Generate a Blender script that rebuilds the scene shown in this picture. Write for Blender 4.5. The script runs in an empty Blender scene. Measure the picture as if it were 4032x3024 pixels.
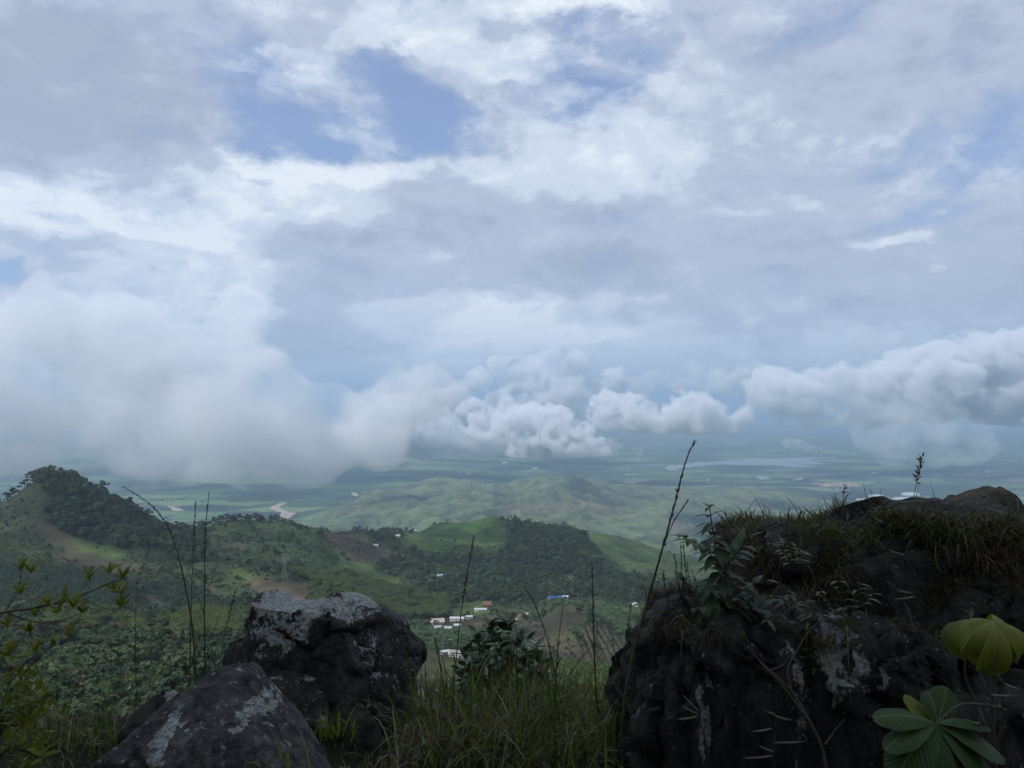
import bpy, bmesh, math, random
import numpy as np
from mathutils import Vector, Matrix, noise as mnoise
R = math.radians
rng = np.random.default_rng(7)
random.seed(7)
SC = bpy.context.scene
COL = SC.collection

# ------------------------------------------------------------------ camera
F, CX, CY, HOR = 3028.0, 2016.0, 1512.0, 1590.0       # photograph pixels
CAMZ = 1.6
PITCH = math.atan((HOR - CY) / F)
cam = bpy.data.objects.new('camera', bpy.data.cameras.new('camera'))
COL.objects.link(cam)
cam.data.sensor_width = 36.0
cam.data.lens = 36.0 * F / 4032.0
cam.data.clip_start = 0.05
cam.data.clip_end = 400000.0
cam.location = (0, 0, CAMZ)
cam.rotation_euler = (math.pi / 2 + PITCH, 0, 0)
SC.camera = cam
cP, sP = math.cos(PITCH), math.sin(PITCH)
def ray(u, v):
    x, y, z = (u - CX) / F, 1.0, (CY - v) / F
    return np.array([x, y * cP - z * sP, y * sP + z * cP])
def at(u, v, d):
    """point seen at photograph pixel (u, v), d metres ahead"""
    r = ray(u, v)
    return np.array([0, 0, CAMZ]) + r * (d / r[1])
def pix(x, y, z):
    z = z - CAMZ
    yy = y * cP + z * sP
    zz = -y * sP + z * cP
    yy = np.where(yy < 1e-3, 1e-3, yy)
    return CX + F * x / yy, CY - F * zz / yy
def azel(u, v):
    r = ray(u, v)
    return math.atan2(r[0], r[1]), math.asin(r[2] / np.linalg.norm(r))

# ------------------------------------------------------------------ node helper
class NG:
    def __init__(s, nt): s.nt = nt
    def n(s, t, ins=None, **props):
        nd = s.nt.nodes.new(t)
        for k, v in props.items(): setattr(nd, k, v)
        for k, v in (ins or {}).items():
            sk = nd.inputs[k]
            if isinstance(v, bpy.types.NodeSocket): s.nt.links.new(v, sk)
            else: sk.default_value = v
        return nd
    def m(s, op, a, b=0.0, c=0.0, clamp=False):
        nd = s.n('ShaderNodeMath', {0: a, 1: b, 2: c}, operation=op, use_clamp=clamp)
        return nd.outputs[0]
    def vm(s, op, a, b=(0, 0, 0), out=0):
        nd = s.n('ShaderNodeVectorMath', {0: a, 1: b}, operation=op)
        return nd.outputs[out]
    def scale(s, a, f):
        nd = s.n('ShaderNodeVectorMath', {0: a, 'Scale': f}, operation='SCALE')
        return nd.outputs[0]
    def noise(s, vec, scale, detail=5.0, rough=0.55, dist=0.0, col=False, **k):
        nd = s.n('ShaderNodeTexNoise', {'Vector': vec, 'Scale': scale, 'Detail': detail, 'Roughness': rough, 'Distortion': dist}, **k)
        return nd.outputs['Color' if col else 0]
    def ss(s, x, lo, hi, a=0.0, b=1.0):
        nd = s.n('ShaderNodeMapRange', {0: x, 1: lo, 2: hi, 3: a, 4: b}, interpolation_type='SMOOTHSTEP')
        return nd.outputs[0]
    def mix(s, f, a, b, blend='MIX'):
        nd = s.n('ShaderNodeMix', {0: f, 6: a, 7: b}, data_type='RGBA', blend_type=blend)
        return nd.outputs[2]
    def link(s, a, b): s.nt.links.new(a, b)
def c4(c): return (c[0], c[1], c[2], 1.0)
def sr(r, g, b):
    f = lambda x: x / 12.92 if x <= 0.04045 else ((x + 0.055) / 1.055) ** 2.4
    return (f(r / 255), f(g / 255), f(b / 255))

# ------------------------------------------------------------------ world
SUN_AZ, SUN_EL = R(-125), R(52)          # azimuth from straight ahead (+Y), clockwise positive
W = bpy.data.worlds.new('World'); SC.world = W; W.use_nodes = True
g = NG(W.node_tree); W.node_tree.nodes.clear()
sky = g.n('ShaderNodeTexSky', sky_type='NISHITA', sun_disc=False, sun_elevation=SUN_EL, sun_rotation=SUN_AZ,
          altitude=1700.0, air_density=1.0, dust_density=1.5)
D = g.vm('NORMALIZE', g.n('ShaderNodeTexCoord').outputs['Generated'])
sep = g.n('ShaderNodeSeparateXYZ', {0: D})
az = g.m('ARCTAN2', sep.outputs[0], sep.outputs[1])
el = g.m('ARCSINE', sep.outputs[2])
D3 = g.vm('MULTIPLY', D, (1.0, 1.0, 1.9))
warpc = g.noise(D3, 6.0, 5.0, 0.62, col=True)
warp = g.scale(g.vm('SUBTRACT', warpc, (0.5, 0.5, 0.5)), 0.16)
P = g.vm('ADD', g.n('ShaderNodeCombineXYZ', {0: az, 1: el, 2: 0.0}).outputs[0], warp)
K = 4032 / 2212.0
def blob(ud, vd, rx, ry, rot, amp):
    a, e = azel(ud * K, vd * K)
    sx, sy = 1661.0 / rx, 1661.0 / ry
    q = g.n('ShaderNodeVectorMath', {0: P, 1: (sx, sy, 0), 2: (-a * sx, -e * sy, 0)}, operation='MULTIPLY_ADD').outputs[0]
    l = g.vm('DOT_PRODUCT', q, q, out=1)
    return g.n('ShaderNodeMapRange', {0: l, 1: 0.0, 2: 2.3, 3: amp, 4: 0.0}, interpolation_type='SMOOTHERSTEP').outputs[0]
def total(bl, base):
    acc = None
    for b in bl:
        s = blob(*b)
        acc = s if acc is None else g.m('ADD', acc, s)
    return g.m('ADD', acc, base)
COVER = [(760, 230, 210, 90, -8, -.48), (640, 300, 110, 50, -20, -.5), (960, 270, 110, 60, 0, -.45), (880, 180, 90, 60, 0, -.3), (1290, 110, 150, 60, -20, -.5),
         (1220, 210, 130, 45, 0, -.5), (1790, 40, 110, 60, 0, -.35), (2080, 320, 190, 90, 10, -.6), (1960, 480, 110, 26, 0, -.35),
         (500, 200, 50, 130, 20, -.35), (15, 592, 26, 20, 0, -.9), (580, 392, 60, 8, 0, -.5), (1240, 840, 90, 60, 0, -.15)]
BRIGHT = [(430, 420, 360, 75, 0, .42), (90, 430, 140, 60, 0, .3), (610, 150, 120, 45, 35, .35), (420, 620, 170, 110, 0, .35), (600, 345, 90, 30, -12, .45),
          (800, 365, 110, 30, 0, .4), (1240, 365, 230, 55, 8, .3), (900, 60, 140, 50, 0, .25), (1330, 240, 180, 60, 10, .15),
          (1110, 140, 80, 40, 0, .35), (1230, 15, 190, 28, 0, .45), (560, 700, 70, 60, 50, .4), (1900, 545, 90, 14, 4, .35),
          (470, 800, 140, 60, 0, .2), (1140, 760, 240, 80, 0, .22), (960, 560, 120, 30, 10, .12), (230, 500, 200, 30, 5, .2),
          (170, 230, 330, 130, 0, -.45), (230, 745, 75, 34, 0, -.35), (720, 740, 120, 55, 5, -.3), (300, 540, 110, 30, 25, -.22),
          (1130, 520, 260, 110, 10, -.16), (1850, 620, 420, 110, 0, -.14), (1500, 760, 320, 60, 0, .20), (1980, 740, 240, 60, 0, .16), (1250, 690, 200, 50, 0, .30), (920, 700, 150, 70, 0, .28), (1080, 640, 110, 30, 0, .2), (1950, 120, 250, 120, 0, -.15), (100, 900, 500, 120, 0, -.16),
          (1340, 650, 110, 110, 0, -.16), (700, 560, 120, 60, -30, -.18), (1000, 440, 160, 60, 0, -.1)]
nA = g.noise(D3, 7.0, 4.0, 0.55)
nB = g.noise(g.vm('ADD', D3, warp), 11.0, 6.0, 0.58)
nC = g.noise(g.vm('ADD', D3, (0.008, 0.0, 0.016)), 11.0, 4.0, 0.58)
cover = total(COVER, 0.98)
cover = g.m('ADD', cover, g.m('MULTIPLY', g.m('SUBTRACT', nB, 0.5), 1.7))
cover = g.ss(cover, 0.0, 1.0)
br = total(BRIGHT, 0.46)
br = g.m('ADD', br, g.m('MULTIPLY', g.m('SUBTRACT', nA, 0.5), 0.50))
br = g.m('ADD', br, g.m('MULTIPLY', g.m('SUBTRACT', nB, 0.5), 0.40))
br = g.m('ADD', br, g.m('MULTIPLY', g.m('SUBTRACT', nB, nC), 0.85), 0, clamp=False)
ramp = g.n('ShaderNodeValToRGB', {0: br})
cr = ramp.color_ramp; cr.interpolation = 'EASE'
cr.elements[0].position = 0.0; cr.elements[0].color = c4([x * 10 / 10 for x in sr(160, 170, 190)])
cr.elements[1].position = 1.0; cr.elements[1].color = c4(sr(232, 238, 245))
e = cr.elements.new(0.42); e.color = c4(sr(180, 190, 209))
e = cr.elements.new(0.7); e.color = c4(sr(206, 216, 230))
cloudc = g.scale(ramp.outputs[0], 1.0 / 0.10)
hazy = g.ss(el, -0.02, 0.10, 1.0, 0.0)
skyc = g.mix(cover, g.mix(0.45, sky.outputs[0], c4([x / 0.10 for x in sr(158, 182, 232)])), cloudc)
skyc = g.mix(g.m('MULTIPLY', hazy, 0.42), skyc, c4([x / 0.10 for x in sr(190, 202, 216)]))
bg = g.n('ShaderNodeBackground', {0: skyc, 1: 0.10})
g.link(bg.outputs[0], g.n('ShaderNodeOutputWorld').inputs[0])

W.cycles.sampling_method = 'MANUAL'; W.cycles.sample_map_resolution = 256
# ------------------------------------------------------------------ sun, render settings
sl = bpy.data.lights.new('sun', 'SUN'); sl.energy = 3.0; sl.angle = R(3); sl.color = (1.0, 0.97, 0.93)
sun = bpy.data.objects.new('sun', sl); COL.objects.link(sun)
sd = Vector((math.sin(SUN_AZ) * math.cos(SUN_EL), math.cos(SUN_AZ) * math.cos(SUN_EL), math.sin(SUN_EL)))
sun.rotation_euler = sd.to_track_quat('Z', 'Y').to_euler()
sun.location = (0, 0, 50)
SC.view_settings.view_transform = 'Standard'; SC.view_settings.look = 'None'
SC.view_settings.exposure = 0.16; SC.view_settings.gamma = 1.0
SC.view_settings.use_curve_mapping = False
SC.render.engine = 'CYCLES'
SC.cycles.use_denoising = True
SC.cycles.max_bounces = 14; SC.cycles.diffuse_bounces = 3; SC.cycles.volume_bounces = 7
SC.cycles.transparent_max_bounces = 16; SC.cycles.transmission_bounces = 4
SC.cycles.use_adaptive_sampling = True; SC.cycles.adaptive_threshold = 0.035
SC.cycles.sample_clamp_indirect = 4.0

# ------------------------------------------------------------------ helpers: meshes, tags, materials
def mesh_from(name, V, Fc, smooth=True):
    me = bpy.data.meshes.new(name)
    V = np.asarray(V, dtype=np.float32)
    if isinstance(Fc, np.ndarray):
        nf, k = Fc.shape
        me.vertices.add(len(V)); me.vertices.foreach_set('co', V.ravel())
        me.loops.add(nf * k); me.loops.foreach_set('vertex_index', Fc.astype(np.int32).ravel())
        me.polygons.add(nf); me.polygons.foreach_set('loop_start', np.arange(0, nf * k, k, dtype=np.int32))
        me.update(calc_edges=True)
    else:
        me.from_pydata(V.tolist(), [], [list(f) for f in Fc]); me.update()
    if smooth and len(me.polygons):
        me.polygons.foreach_set('use_smooth', np.ones(len(me.polygons), dtype=bool))
    return me
def link(name, data, mat=None, parent=None, loc=None):
    o = bpy.data.objects.new(name, data)
    COL.objects.link(o)
    if mat is not None and data is not None and not data.materials: data.materials.append(mat)
    if parent is not None: o.parent = parent
    if loc is not None: o.location = loc
    return o
def tag(o, label=None, cat=None, group=None, kind=None):
    if label: o['label'] = label
    if cat: o['category'] = cat
    if group: o['group'] = group
    if kind: o['kind'] = kind
    return o
def empty(name, loc=(0, 0, 0), rz=0.0):
    o = bpy.data.objects.new(name, None); COL.objects.link(o)
    o.location = loc; o.rotation_euler = (0, 0, rz); o.empty_display_size = 0.1
    return o
def new_mat(name):
    m = bpy.data.materials.new(name); m.use_nodes = True
    m.node_tree.nodes.clear()
    return m, NG(m.node_tree)
def finish(m, g_, shader, disp=None, volume=None):
    out = g_.n('ShaderNodeOutputMaterial')
    if shader is not None: g_.link(shader, out.inputs[0])
    if volume is not None: g_.link(volume, out.inputs[1])
    return m

# vectorised value noise ------------------------------------------------
def _h(ix, iy, iz):
    n = (ix * 374761393 + iy * 668265263 + iz * 2147483647 // 3) & 0xFFFFFFFF
    n = ((n ^ (n >> 13)) * 1274126177) & 0xFFFFFFFF
    n = ((n ^ (n >> 16)) * 2246822519) & 0xFFFFFFFF
    return ((n ^ (n >> 15)) & 0xFFFFFF) / float(0xFFFFFF)
def vnoise(x, y, z=0.0):
    x, y, z = np.broadcast_arrays(np.asarray(x, float), np.asarray(y, float), np.asarray(z, float))
    ix, iy, iz = np.floor(x).astype(np.int64), np.floor(y).astype(np.int64), np.floor(z).astype(np.int64)
    fx, fy, fz = x - ix, y - iy, z - iz
    fx, fy, fz = [f * f * f * (f * (f * 6 - 15) + 10) for f in (fx, fy, fz)]
    r = 0
    for dx in (0, 1):
        for dy in (0, 1):
            for dz in (0, 1):
                w = (fx if dx else 1 - fx) * (fy if dy else 1 - fy) * (fz if dz else 1 - fz)
                r = r + w * _h(ix + dx, iy + dy, iz + dz)
    return r * 2 - 1
def fbm(x, y, z=0.0, oct=4, gain=0.5, lac=2.03):
    a, s = 1.0, 0
    for i in range(oct):
        s = s + a * vnoise(x + 17.3 * i, y - 9.1 * i, np.asarray(z) + 5.7 * i)
        x, y, z = x * lac, y * lac, np.asarray(z) * lac; a *= gain
    return s
def ridged(x, y, oct=4, gain=0.5):
    a, s = 1.0, 0
    for i in range(oct):
        s = s + a * (1 - 2 * np.abs(vnoise(x + 31.7 * i, y + 11.9 * i)))
        x, y = x * 2.03, y * 2.03; a *= gain
    return s
def pchip(xs, ys, x):
    xs, ys = np.asarray(xs, float), np.asarray(ys, float)
    h = np.diff(xs); dl = np.diff(ys) / h
    m = np.zeros_like(ys)
    for i in range(1, len(xs) - 1):
        if dl[i - 1] * dl[i] > 0:
            w1, w2 = 2 * h[i] + h[i - 1], h[i] + 2 * h[i - 1]
            m[i] = (w1 + w2) / (w1 / dl[i - 1] + w2 / dl[i])
    m[0], m[-1] = dl[0], dl[-1]
    x = np.clip(x, xs[0], xs[-1])
    k = np.clip(np.searchsorted(xs, x) - 1, 0, len(xs) - 2)
    t = (x - xs[k]) / h[k]
    return ((1 + 2 * t) * (1 - t) ** 2 * ys[k] + t * (1 - t) ** 2 * h[k] * m[k]
            + t * t * (3 - 2 * t) * ys[k + 1] + t * t * (t - 1) * h[k] * m[k + 1])
def inpoly(u, v, poly):
    r = np.zeros(np.shape(u), bool)
    n = len(poly)
    for i in range(n):
        (x1, y1), (x2, y2) = poly[i], poly[(i + 1) % n]
        c = ((y1 > v) != (y2 > v)) & (u < (x2 - x1) * (v - y1) / ((y2 - y1) if y2 != y1 else 1e-9) + x1)
        r ^= c
    return r
def sstep(x, a, b):
    t = np.clip((x - a) / (b - a), 0, 1); return t * t * (3 - 2 * t)

# ================================================================== TERRAIN
PLAIN = -700.0
# per photograph column: (distance ahead, photograph row of the ground there)
NEAR = [(150, 2900), (205, 2770)]
FARP = [(3600, 0), (4400, 0)]                      # 0 = on the plain
COLS = {
 -1400: [(350, 2560), (500, 2400), (650, 2280), (760, 2150), (900, 1990), (1050, 2060), (1400, 2230), (2200, 2330)],
 -500: [(350, 2560), (500, 2400), (650, 2290), (750, 2190), (830, 2080), (900, 1985), (1000, 2060), (1400, 2230), (2200, 2330)],
 0:    [(350, 2570), (500, 2420), (600, 2330), (680, 2240), (760, 2130), (840, 2020), (900, 1965), (1000, 2050), (1400, 2230), (2200, 2330)],
 190:  [(350, 2570), (500, 2420), (600, 2330), (680, 2250), (750, 2160), (830, 2010), (900, 1872), (1000, 1960), (1400, 2200), (2200, 2320)],
 430:  [(350, 2570), (500, 2420), (600, 2340), (690, 2250), (760, 2170), (830, 2060), (900, 1968), (1000, 2030), (1400, 2220), (2200, 2320)],
 700:  [(350, 2570), (480, 2440), (600, 2350), (700, 2270), (780, 2200), (850, 2130), (930, 2082), (1000, 2110), (1400, 2240), (2200, 2320)],
 900:  [(350, 2575), (480, 2440), (600, 2360), (700, 2290), (800, 2210), (900, 2120), (1000, 2056), (1080, 2080), (1400, 2240), (2200, 2320)],
 1090: [(330, 2620), (450, 2480), (600, 2370), (700, 2300), (800, 2230), (920, 2130), (1010, 2060), (1090, 2080), (1400, 2230), (2200, 2310)],
 1280: [(320, 2650), (450, 2520), (600, 2410), (720, 2330), (830, 2260), (950, 2170), (1060, 2096), (1130, 2110), (1500, 2230), (2200, 2290)],
 1430: [(310, 2680), (450, 2550), (620, 2440), (750, 2360), (900, 2270), (1050, 2170), (1150, 2110), (1230, 2130), (1600, 2220), (2300, 2240)],
 1580: [(300, 2740), (420, 2650), (560, 2560), (700, 2470), (830, 2380), (960, 2290), (1120, 2190), (1250, 2108), (1340, 2130), (1700, 2200), (2400, 2200)],
 1750: [(290, 2790), (400, 2700), (520, 2600), (620, 2520), (720, 2450), (860, 2380), (1000, 2290), (1150, 2190), (1270, 2110), (1350, 2064), (1450, 2110), (1800, 2190), (2500, 2170)],
 1950: [(290, 2800), (380, 2730), (500, 2620), (600, 2530), (700, 2460), (800, 2405), (950, 2340), (1100, 2250), (1250, 2140), (1400, 2038), (1500, 2090), (1800, 2180), (2500, 2165)],
 2120: [(290, 2810), (380, 2730), (480, 2630), (560, 2540), (650, 2470), (730, 2425), (860, 2370), (1000, 2310), (1120, 2240), (1270, 2140), (1400, 2075), (1500, 2120), (1800, 2190), (2500, 2170)],
 2240: [(290, 2820), (380, 2740), (470, 2640), (550, 2540), (630, 2462), (700, 2405), (780, 2398), (900, 2362), (1000, 2320), (1120, 2250), (1270, 2150), (1400, 2105), (1500, 2130), (1800, 2190), (2500, 2170)],
 2400: [(290, 2840), (380, 2760), (470, 2650), (550, 2560), (640, 2470), (720, 2410), (850, 2375), (1000, 2325), (1150, 2270), (1300, 2180), (1450, 2116), (1550, 2140), (1800, 2195), (2500, 2180)],
 2600: [(290, 2850), (380, 2780), (470, 2680), (570, 2580), (700, 2470), (850, 2400), (1000, 2340), (1150, 2290), (1320, 2220), (1480, 2165), (1600, 2190), (1900, 2215), (2500, 2190)],
 2900: [(300, 2850), (400, 2750), (600, 2600), (850, 2450), (1150, 2330), (1450, 2230), (1600, 2240), (1900, 2240), (2500, 2205)],
 4200: [(300, 2850), (400, 2750), (600, 2600), (850, 2450), (1150, 2340), (1500, 2260), (1900, 2260), (2500, 2220)],
 5600: [(300, 2850), (400, 2750), (600, 2600), (850, 2450), (1150, 2340), (1500, 2270), (1900, 2270), (2500, 2230)]}
FOOT = {  # foothills: (distance, row) beyond 2.5 km
 900: [], 1090: [],
 1180: [(3300, 2200), (4100, 2098), (4500, 2062), (4900, 0)],
 1330: [(3300, 2190), (4100, 2075), (4700, 2005), (5100, 2000), (5500, 0)],
 1500: [(3300, 2180), (4000, 2080), (4600, 1990), (5100, 1948), (5600, 1955), (6100, 0)],
 1700: [(3100, 2150), (3700, 2080), (4300, 2010), (4900, 1945), (5300, 1925), (5700, 1935), (6300, 0)],
 1950: [(3100, 2110), (3600, 2060), (4200, 2000), (4800, 1950), (5300, 1918), (5800, 1925), (6400, 0)],
 2200: [(3100, 2130), (3700, 2070), (4300, 2000), (4900, 1940), (5400, 1898), (5800, 1915), (6500, 0)],
 2400: [(3100, 2140), (3700, 2085), (4300, 2020), (4900, 1960), (5400, 1925), (5900, 1930), (6500, 0)],
 2700: [(3100, 2150), (3700, 2100), (4300, 2030), (5000, 1965), (5600, 1930), (6000, 1930), (6700, 0)],
 3000: [(3100, 2160), (3700, 2110), (4300, 2040), (5000, 1970), (5700, 1925), (6100, 1925), (6900, 0)],
 3350: [(3100, 2170), (3700, 2120), (4300, 2060), (5000, 1995), (5600, 1950), (6000, 1945), (6700, 0)],
 3800: [(3100, 2170), (3700, 2120), (4300, 2070), (4900, 2030), (5400, 1990), (5800, 0)],
 4200: [(3100, 2170), (3700, 2120), (4300, 2075), (4900, 0)], 5600: [(3100, 2180), (3700, 2120), (4300, 2075), (4900, 0)]}
rows_d = np.concatenate([np.geomspace(0.6, 8, 70, endpoint=False), np.geomspace(8, 150, 55, endpoint=False),
                         np.geomspace(150, 1650, 330, endpoint=False), np.geomspace(1650, 7000, 190, endpoint=False),
                         np.geomspace(7000, 60000, 70)])
us = sorted(set(COLS) | set(FOOT))
us_c = sorted(COLS); us_f = sorted(FOOT)
lnr = np.log(rows_d)
def t_of(d, v): return (CAMZ - (at(2016, v, d)[2])) / d if v > 0 else (CAMZ - PLAIN) / d
def col_table():
    T = []
    for u in us_c:
        lst = NEAR + COLS[u]
        d = [0.6, 3.3, 4.2, 5.5, 8, 12, 20, 40, 80] + [a for a, b in lst]
        z = [0, 0, -0.12, -0.75, -3.0, -6.2, -11.5, -22, -38] + [CAMZ - a * t_of(a, b) for a, b in lst]
        T.append((np.log(d), np.array(z), u))
    return T
CT = col_table()
def foot_z(i, d2):
    lst = FOOT[us_f[i]]
    d = [a for a, b in lst]; z = [CAMZ - a * t_of(a, b) for a, b in lst]
    return d, z
# table over control columns x rows
us_all = sorted(set(us_c) | set(us_f))
def interp_cols(keys, tab, u):
    return np.stack([pchip(keys, tab[:, j], u) for j in range(tab.shape[1])], 1)
near_tab = np.stack([np.interp(lnr, np.append(l, [math.log(3400), 12]), np.append(z, [PLAIN + 20, PLAIN])) * 0 +
                     pchip(np.append(l, [math.log(3400), 12]), np.append(z, [PLAIN + 20, PLAIN]), lnr) for l, z, u in CT])
ft = []
for i, u in enumerate(us_f):
    d, z = foot_z(i, None)
    if not d:
        ft.append(np.full(len(rows_d), np.nan)); continue
    zz = pchip(np.log([2500] + d + [200000]), [z[0] + 60] + z + [PLAIN], lnr)
    ft.append(zz)
base_plain = np.full(len(rows_d), PLAIN)
for i in range(len(ft)):
    if np.isnan(ft[i][0]): ft[i] = base_plain.copy()
foot_tab = np.stack(ft)
A_FRONT = np.radians(np.arange(-50, 50.01, 0.155))
A_BACK = np.radians(np.concatenate([np.arange(51.5, 180, 3.0), np.arange(-180, -50.5, 3.0)]))
AZ = np.sort(np.concatenate([A_FRONT, A_BACK]))
def u_of_az(a):
    a = np.clip(a, -R(62), R(62)); return CX + F * np.tan(a)
def height_grid(az, drow):
    """z on the az x distance grid; drow is the distance along +Y-ish (radial for the back)"""
    u = u_of_az(az)
    zn = interp_cols(np.array(us_c, float), near_tab, u)
    zf = interp_cols(np.array(us_f, float), foot_tab, u)
    w = sstep(np.log(drow), math.log(2300), math.log(3300))[None, :]
    return zn * (1 - w) + zf * w
Z = height_grid(AZ, rows_d)
A2, D2 = np.meshgrid(AZ, rows_d, indexing='ij')
cosl = np.where(np.abs(A2) < R(58), np.cos(np.clip(A2, -R(58), R(58))), math.cos(R(58)))
rad = np.minimum(D2 / cosl, np.maximum(D2, 72000))
X, Y = rad * np.sin(A2), rad * np.cos(A2)
# unseen hillside added behind the camera, its slope set to cut sky light
bk = sstep(np.abs(A2), R(62), R(100))
Zb = np.where(rad < 1.5, 0, np.minimum((rad - 1.5) * 0.42, 42 + (rad - 100) * 0.05))
Zb = np.where(rad > 400, np.maximum(PLAIN, 77 - (rad - 400) * 0.25), Zb)
Z = Z * (1 - bk) + Zb * bk
# relief
mid = sstep(D2, 120, 400) * (1 - sstep(D2, 1900, 2600))
Z = Z + mid * (4.5 * fbm(X / 120, Y / 120, 0, 4) + 5.0 * ridged(X / 190 + 3.1, Y / 190, 3) * sstep(D2, 300, 700) * (1 - .7 * sstep(D2, 860, 930) * (A2 < R(-17))))
above = sstep(Z, PLAIN + 8, PLAIN + 120) * sstep(D2, 2300, 3200)
Z = Z + above * (1 - bk) * (48 * ridged(X / 620 + 9.2, Y / 620, 5, 0.58) + 16 * fbm(X / 160, Y / 160, 0, 4) - 22)
Z = np.where(D2 > 3400, np.maximum(Z, PLAIN + 1.2 * fbm(X / 900, Y / 900, 0, 3)), Z)
near = 1 - sstep(D2, 6, 14)
Z = Z + near * 0.05 * fbm(X * 1.7, Y * 1.7, 0, 4)
# the far range across the valley
rng_h = sstep(D2, 30000, 56000) * (760 + 330 * fbm(A2 * 9 + 4, D2 / 30000, 0, 5))
Z = Z + rng_h * (1 - bk)
NA, NR = Z.shape

# land cover painted by place: polygons given in photograph pixels, resolved to the ground they cover
POLY = [
 ('forest', [(-900, 1900), (0, 1900), (150, 1800), (330, 1850), (560, 1980), (700, 2050), (860, 2040), (860, 2190), (720, 2220), (640, 2175), (520, 2160), (400, 2140), (300, 2140), (215, 2110), (185, 2020), (190, 1945), (140, 1900), (0, 1940), (-300, 1990), (-900, 2000)]),
 ('brush', [(-900, 2000), (-300, 1990), (0, 1945), (150, 1905), (190, 1950), (185, 2040), (260, 2120), (330, 2190), (500, 2215), (640, 2300), (500, 2290), (300, 2210), (150, 2200), (0, 2220), (-900, 2220)]),
 ('soil', [(130, 2050), (280, 2100), (430, 2190), (570, 2230), (480, 2250), (330, 2230), (210, 2150)]),
 ('pasture', [(250, 2112), (320, 2125), (430, 2145), (520, 2170), (500, 2192), (420, 2205), (330, 2165)]),
 ('green', [(780, 2060), (900, 2050), (1090, 2056), (1290, 2096), (1360, 2200), (1300, 2270), (1180, 2260), (1000, 2240), (840, 2200), (800, 2120)]),
 ('pasture', [(810, 2225), (900, 2240), (1010, 2260), (1000, 2280), (860, 2250)]),
 ('soil', [(860, 2130), (940, 2130), (990, 2170), (920, 2175)]),
 ('coffee', [(-900, 2210), (0, 2210), (300, 2215), (560, 2280), (800, 2300), (1000, 2380), (960, 2420), (760, 2450), (560, 2430), (300, 2430), (-900, 2430)]),
 ('soil', [(540, 2330), (600, 2352), (700, 2395), (760, 2430), (735, 2432), (650, 2395), (560, 2348)]),
 ('tilled', [(980, 2288), (1100, 2286), (1222, 2306), (1220, 2372), (1080, 2352), (1000, 2324)]),
 ('soil', [(780, 2290), (850, 2320), (930, 2360), (830, 2340)]),
 ('wood', [(-900, 2430), (300, 2430), (560, 2430), (760, 2450), (960, 2420), (1100, 2400), (1500, 2800), (1500, 3400), (-900, 3400)]),
 ('bamboo', [(180, 2450), (420, 2440), (620, 2470), (820, 2420), (960, 2430), (960, 2520), (640, 2540), (380, 2520), (200, 2500)]),
 ('bamboo', [(1080, 2262), (1230, 2262), (1420, 2290), (1620, 2325), (1830, 2390), (1830, 2430), (1620, 2440), (1400, 2420), (1230, 2390), (1230, 2300)]),
 ('pasture', [(1330, 2200), (1480, 2220), (1660, 2300), (1560, 2306), (1400, 2260), (1300, 2250)]),
 ('brown', [(1270, 2104), (1420, 2100), (1520, 2145), (1575, 2185), (1490, 2225), (1390, 2210), (1310, 2150)]),
 ('mixed', [(1420, 2100), (1580, 2090), (1620, 2160), (1700, 2190), (1900, 2180), (2000, 2240), (2330, 2290), (2520, 2300), (2700, 2300), (2700, 2390), (2300, 2350), (2000, 2380), (1830, 2390), (1620, 2320), (1450, 2230), (1570, 2190)]),
 ('lush', [(1590, 2115), (1750, 2056), (1940, 2030), (2015, 2050), (2040, 2100), (2000, 2160), (1900, 2150), (1800, 2140), (1700, 2190), (1620, 2165)]),
 ('pasture', [(1600, 2120), (1700, 2130), (1700, 2180), (1630, 2170)]),
 ('brush', [(1790, 2140), (1900, 2150), (1990, 2180), (1900, 2200), (1790, 2180)]),
 ('forest', [(2015, 2040), (2150, 2060), (2290, 2110), (2360, 2200), (2340, 2290), (2200, 2280), (2050, 2250), (1930, 2215), (2000, 2160)]),
 ('pasture', [(2295, 2100), (2420, 2100), (2600, 2150), (2900, 2210), (2900, 2290), (2560, 2275), (2450, 2230), (2370, 2180)]),
 ('brush', [(2360, 2195), (2420, 2215), (2500, 2255), (2440, 2260), (2370, 2230)]),
 ('forest', [(2350, 2220), (2450, 2260), (2560, 2290), (2600, 2340), (2400, 2330), (2330, 2290)]),
 ('soil', [(2190, 2262), (2260, 2258), (2260, 2300), (2210, 2300)]),
 ('pasture', [(1760, 2385), (1900, 2370), (1960, 2400), (1900, 2430), (1780, 2430)]),
 ('soil', [(1650, 2438), (1800, 2434), (2010, 2436), (2010, 2460), (1900, 2470), (1650, 2452)]),
 ('pasture', [(2270, 2362), (2420, 2372), (2640, 2400), (2600, 2430), (2420, 2410), (2290, 2385)]),
 ('banana', [(2040, 2400), (2160, 2370), (2300, 2375), (2480, 2440), (2600, 2520), (2560, 2640), (2470, 2560), (2350, 2430), (2280, 2385), (2200, 2385), (2100, 2440)]),
 ('banana', [(1600, 2470), (2000, 2490), (1990, 2560), (1750, 2560), (1600, 2540)]),
 ('drysoil', [(1980, 2462), (2130, 2440), (2200, 2500), (2300, 2550), (2380, 2660), (2240, 2610), (2080, 2540)]),
 ('tilled2', [(2128, 2440), (2200, 2388), (2285, 2388), (2335, 2440), (2260, 2475), (2190, 2510), (2130, 2480)]),
 ('plantation', [(2250, 2490), (2340, 2440), (2420, 2500), (2490, 2590), (2460, 2670), (2360, 2640), (2290, 2580)]),
 ('dry', [(1640, 2560), (1830, 2560), (1860, 2700), (1800, 2800), (1640, 2800)]),
 ('bamboo', [(2020, 2690), (2200, 2640), (2600, 2680), (2600, 3300), (2000, 3300)]),
]
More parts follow.
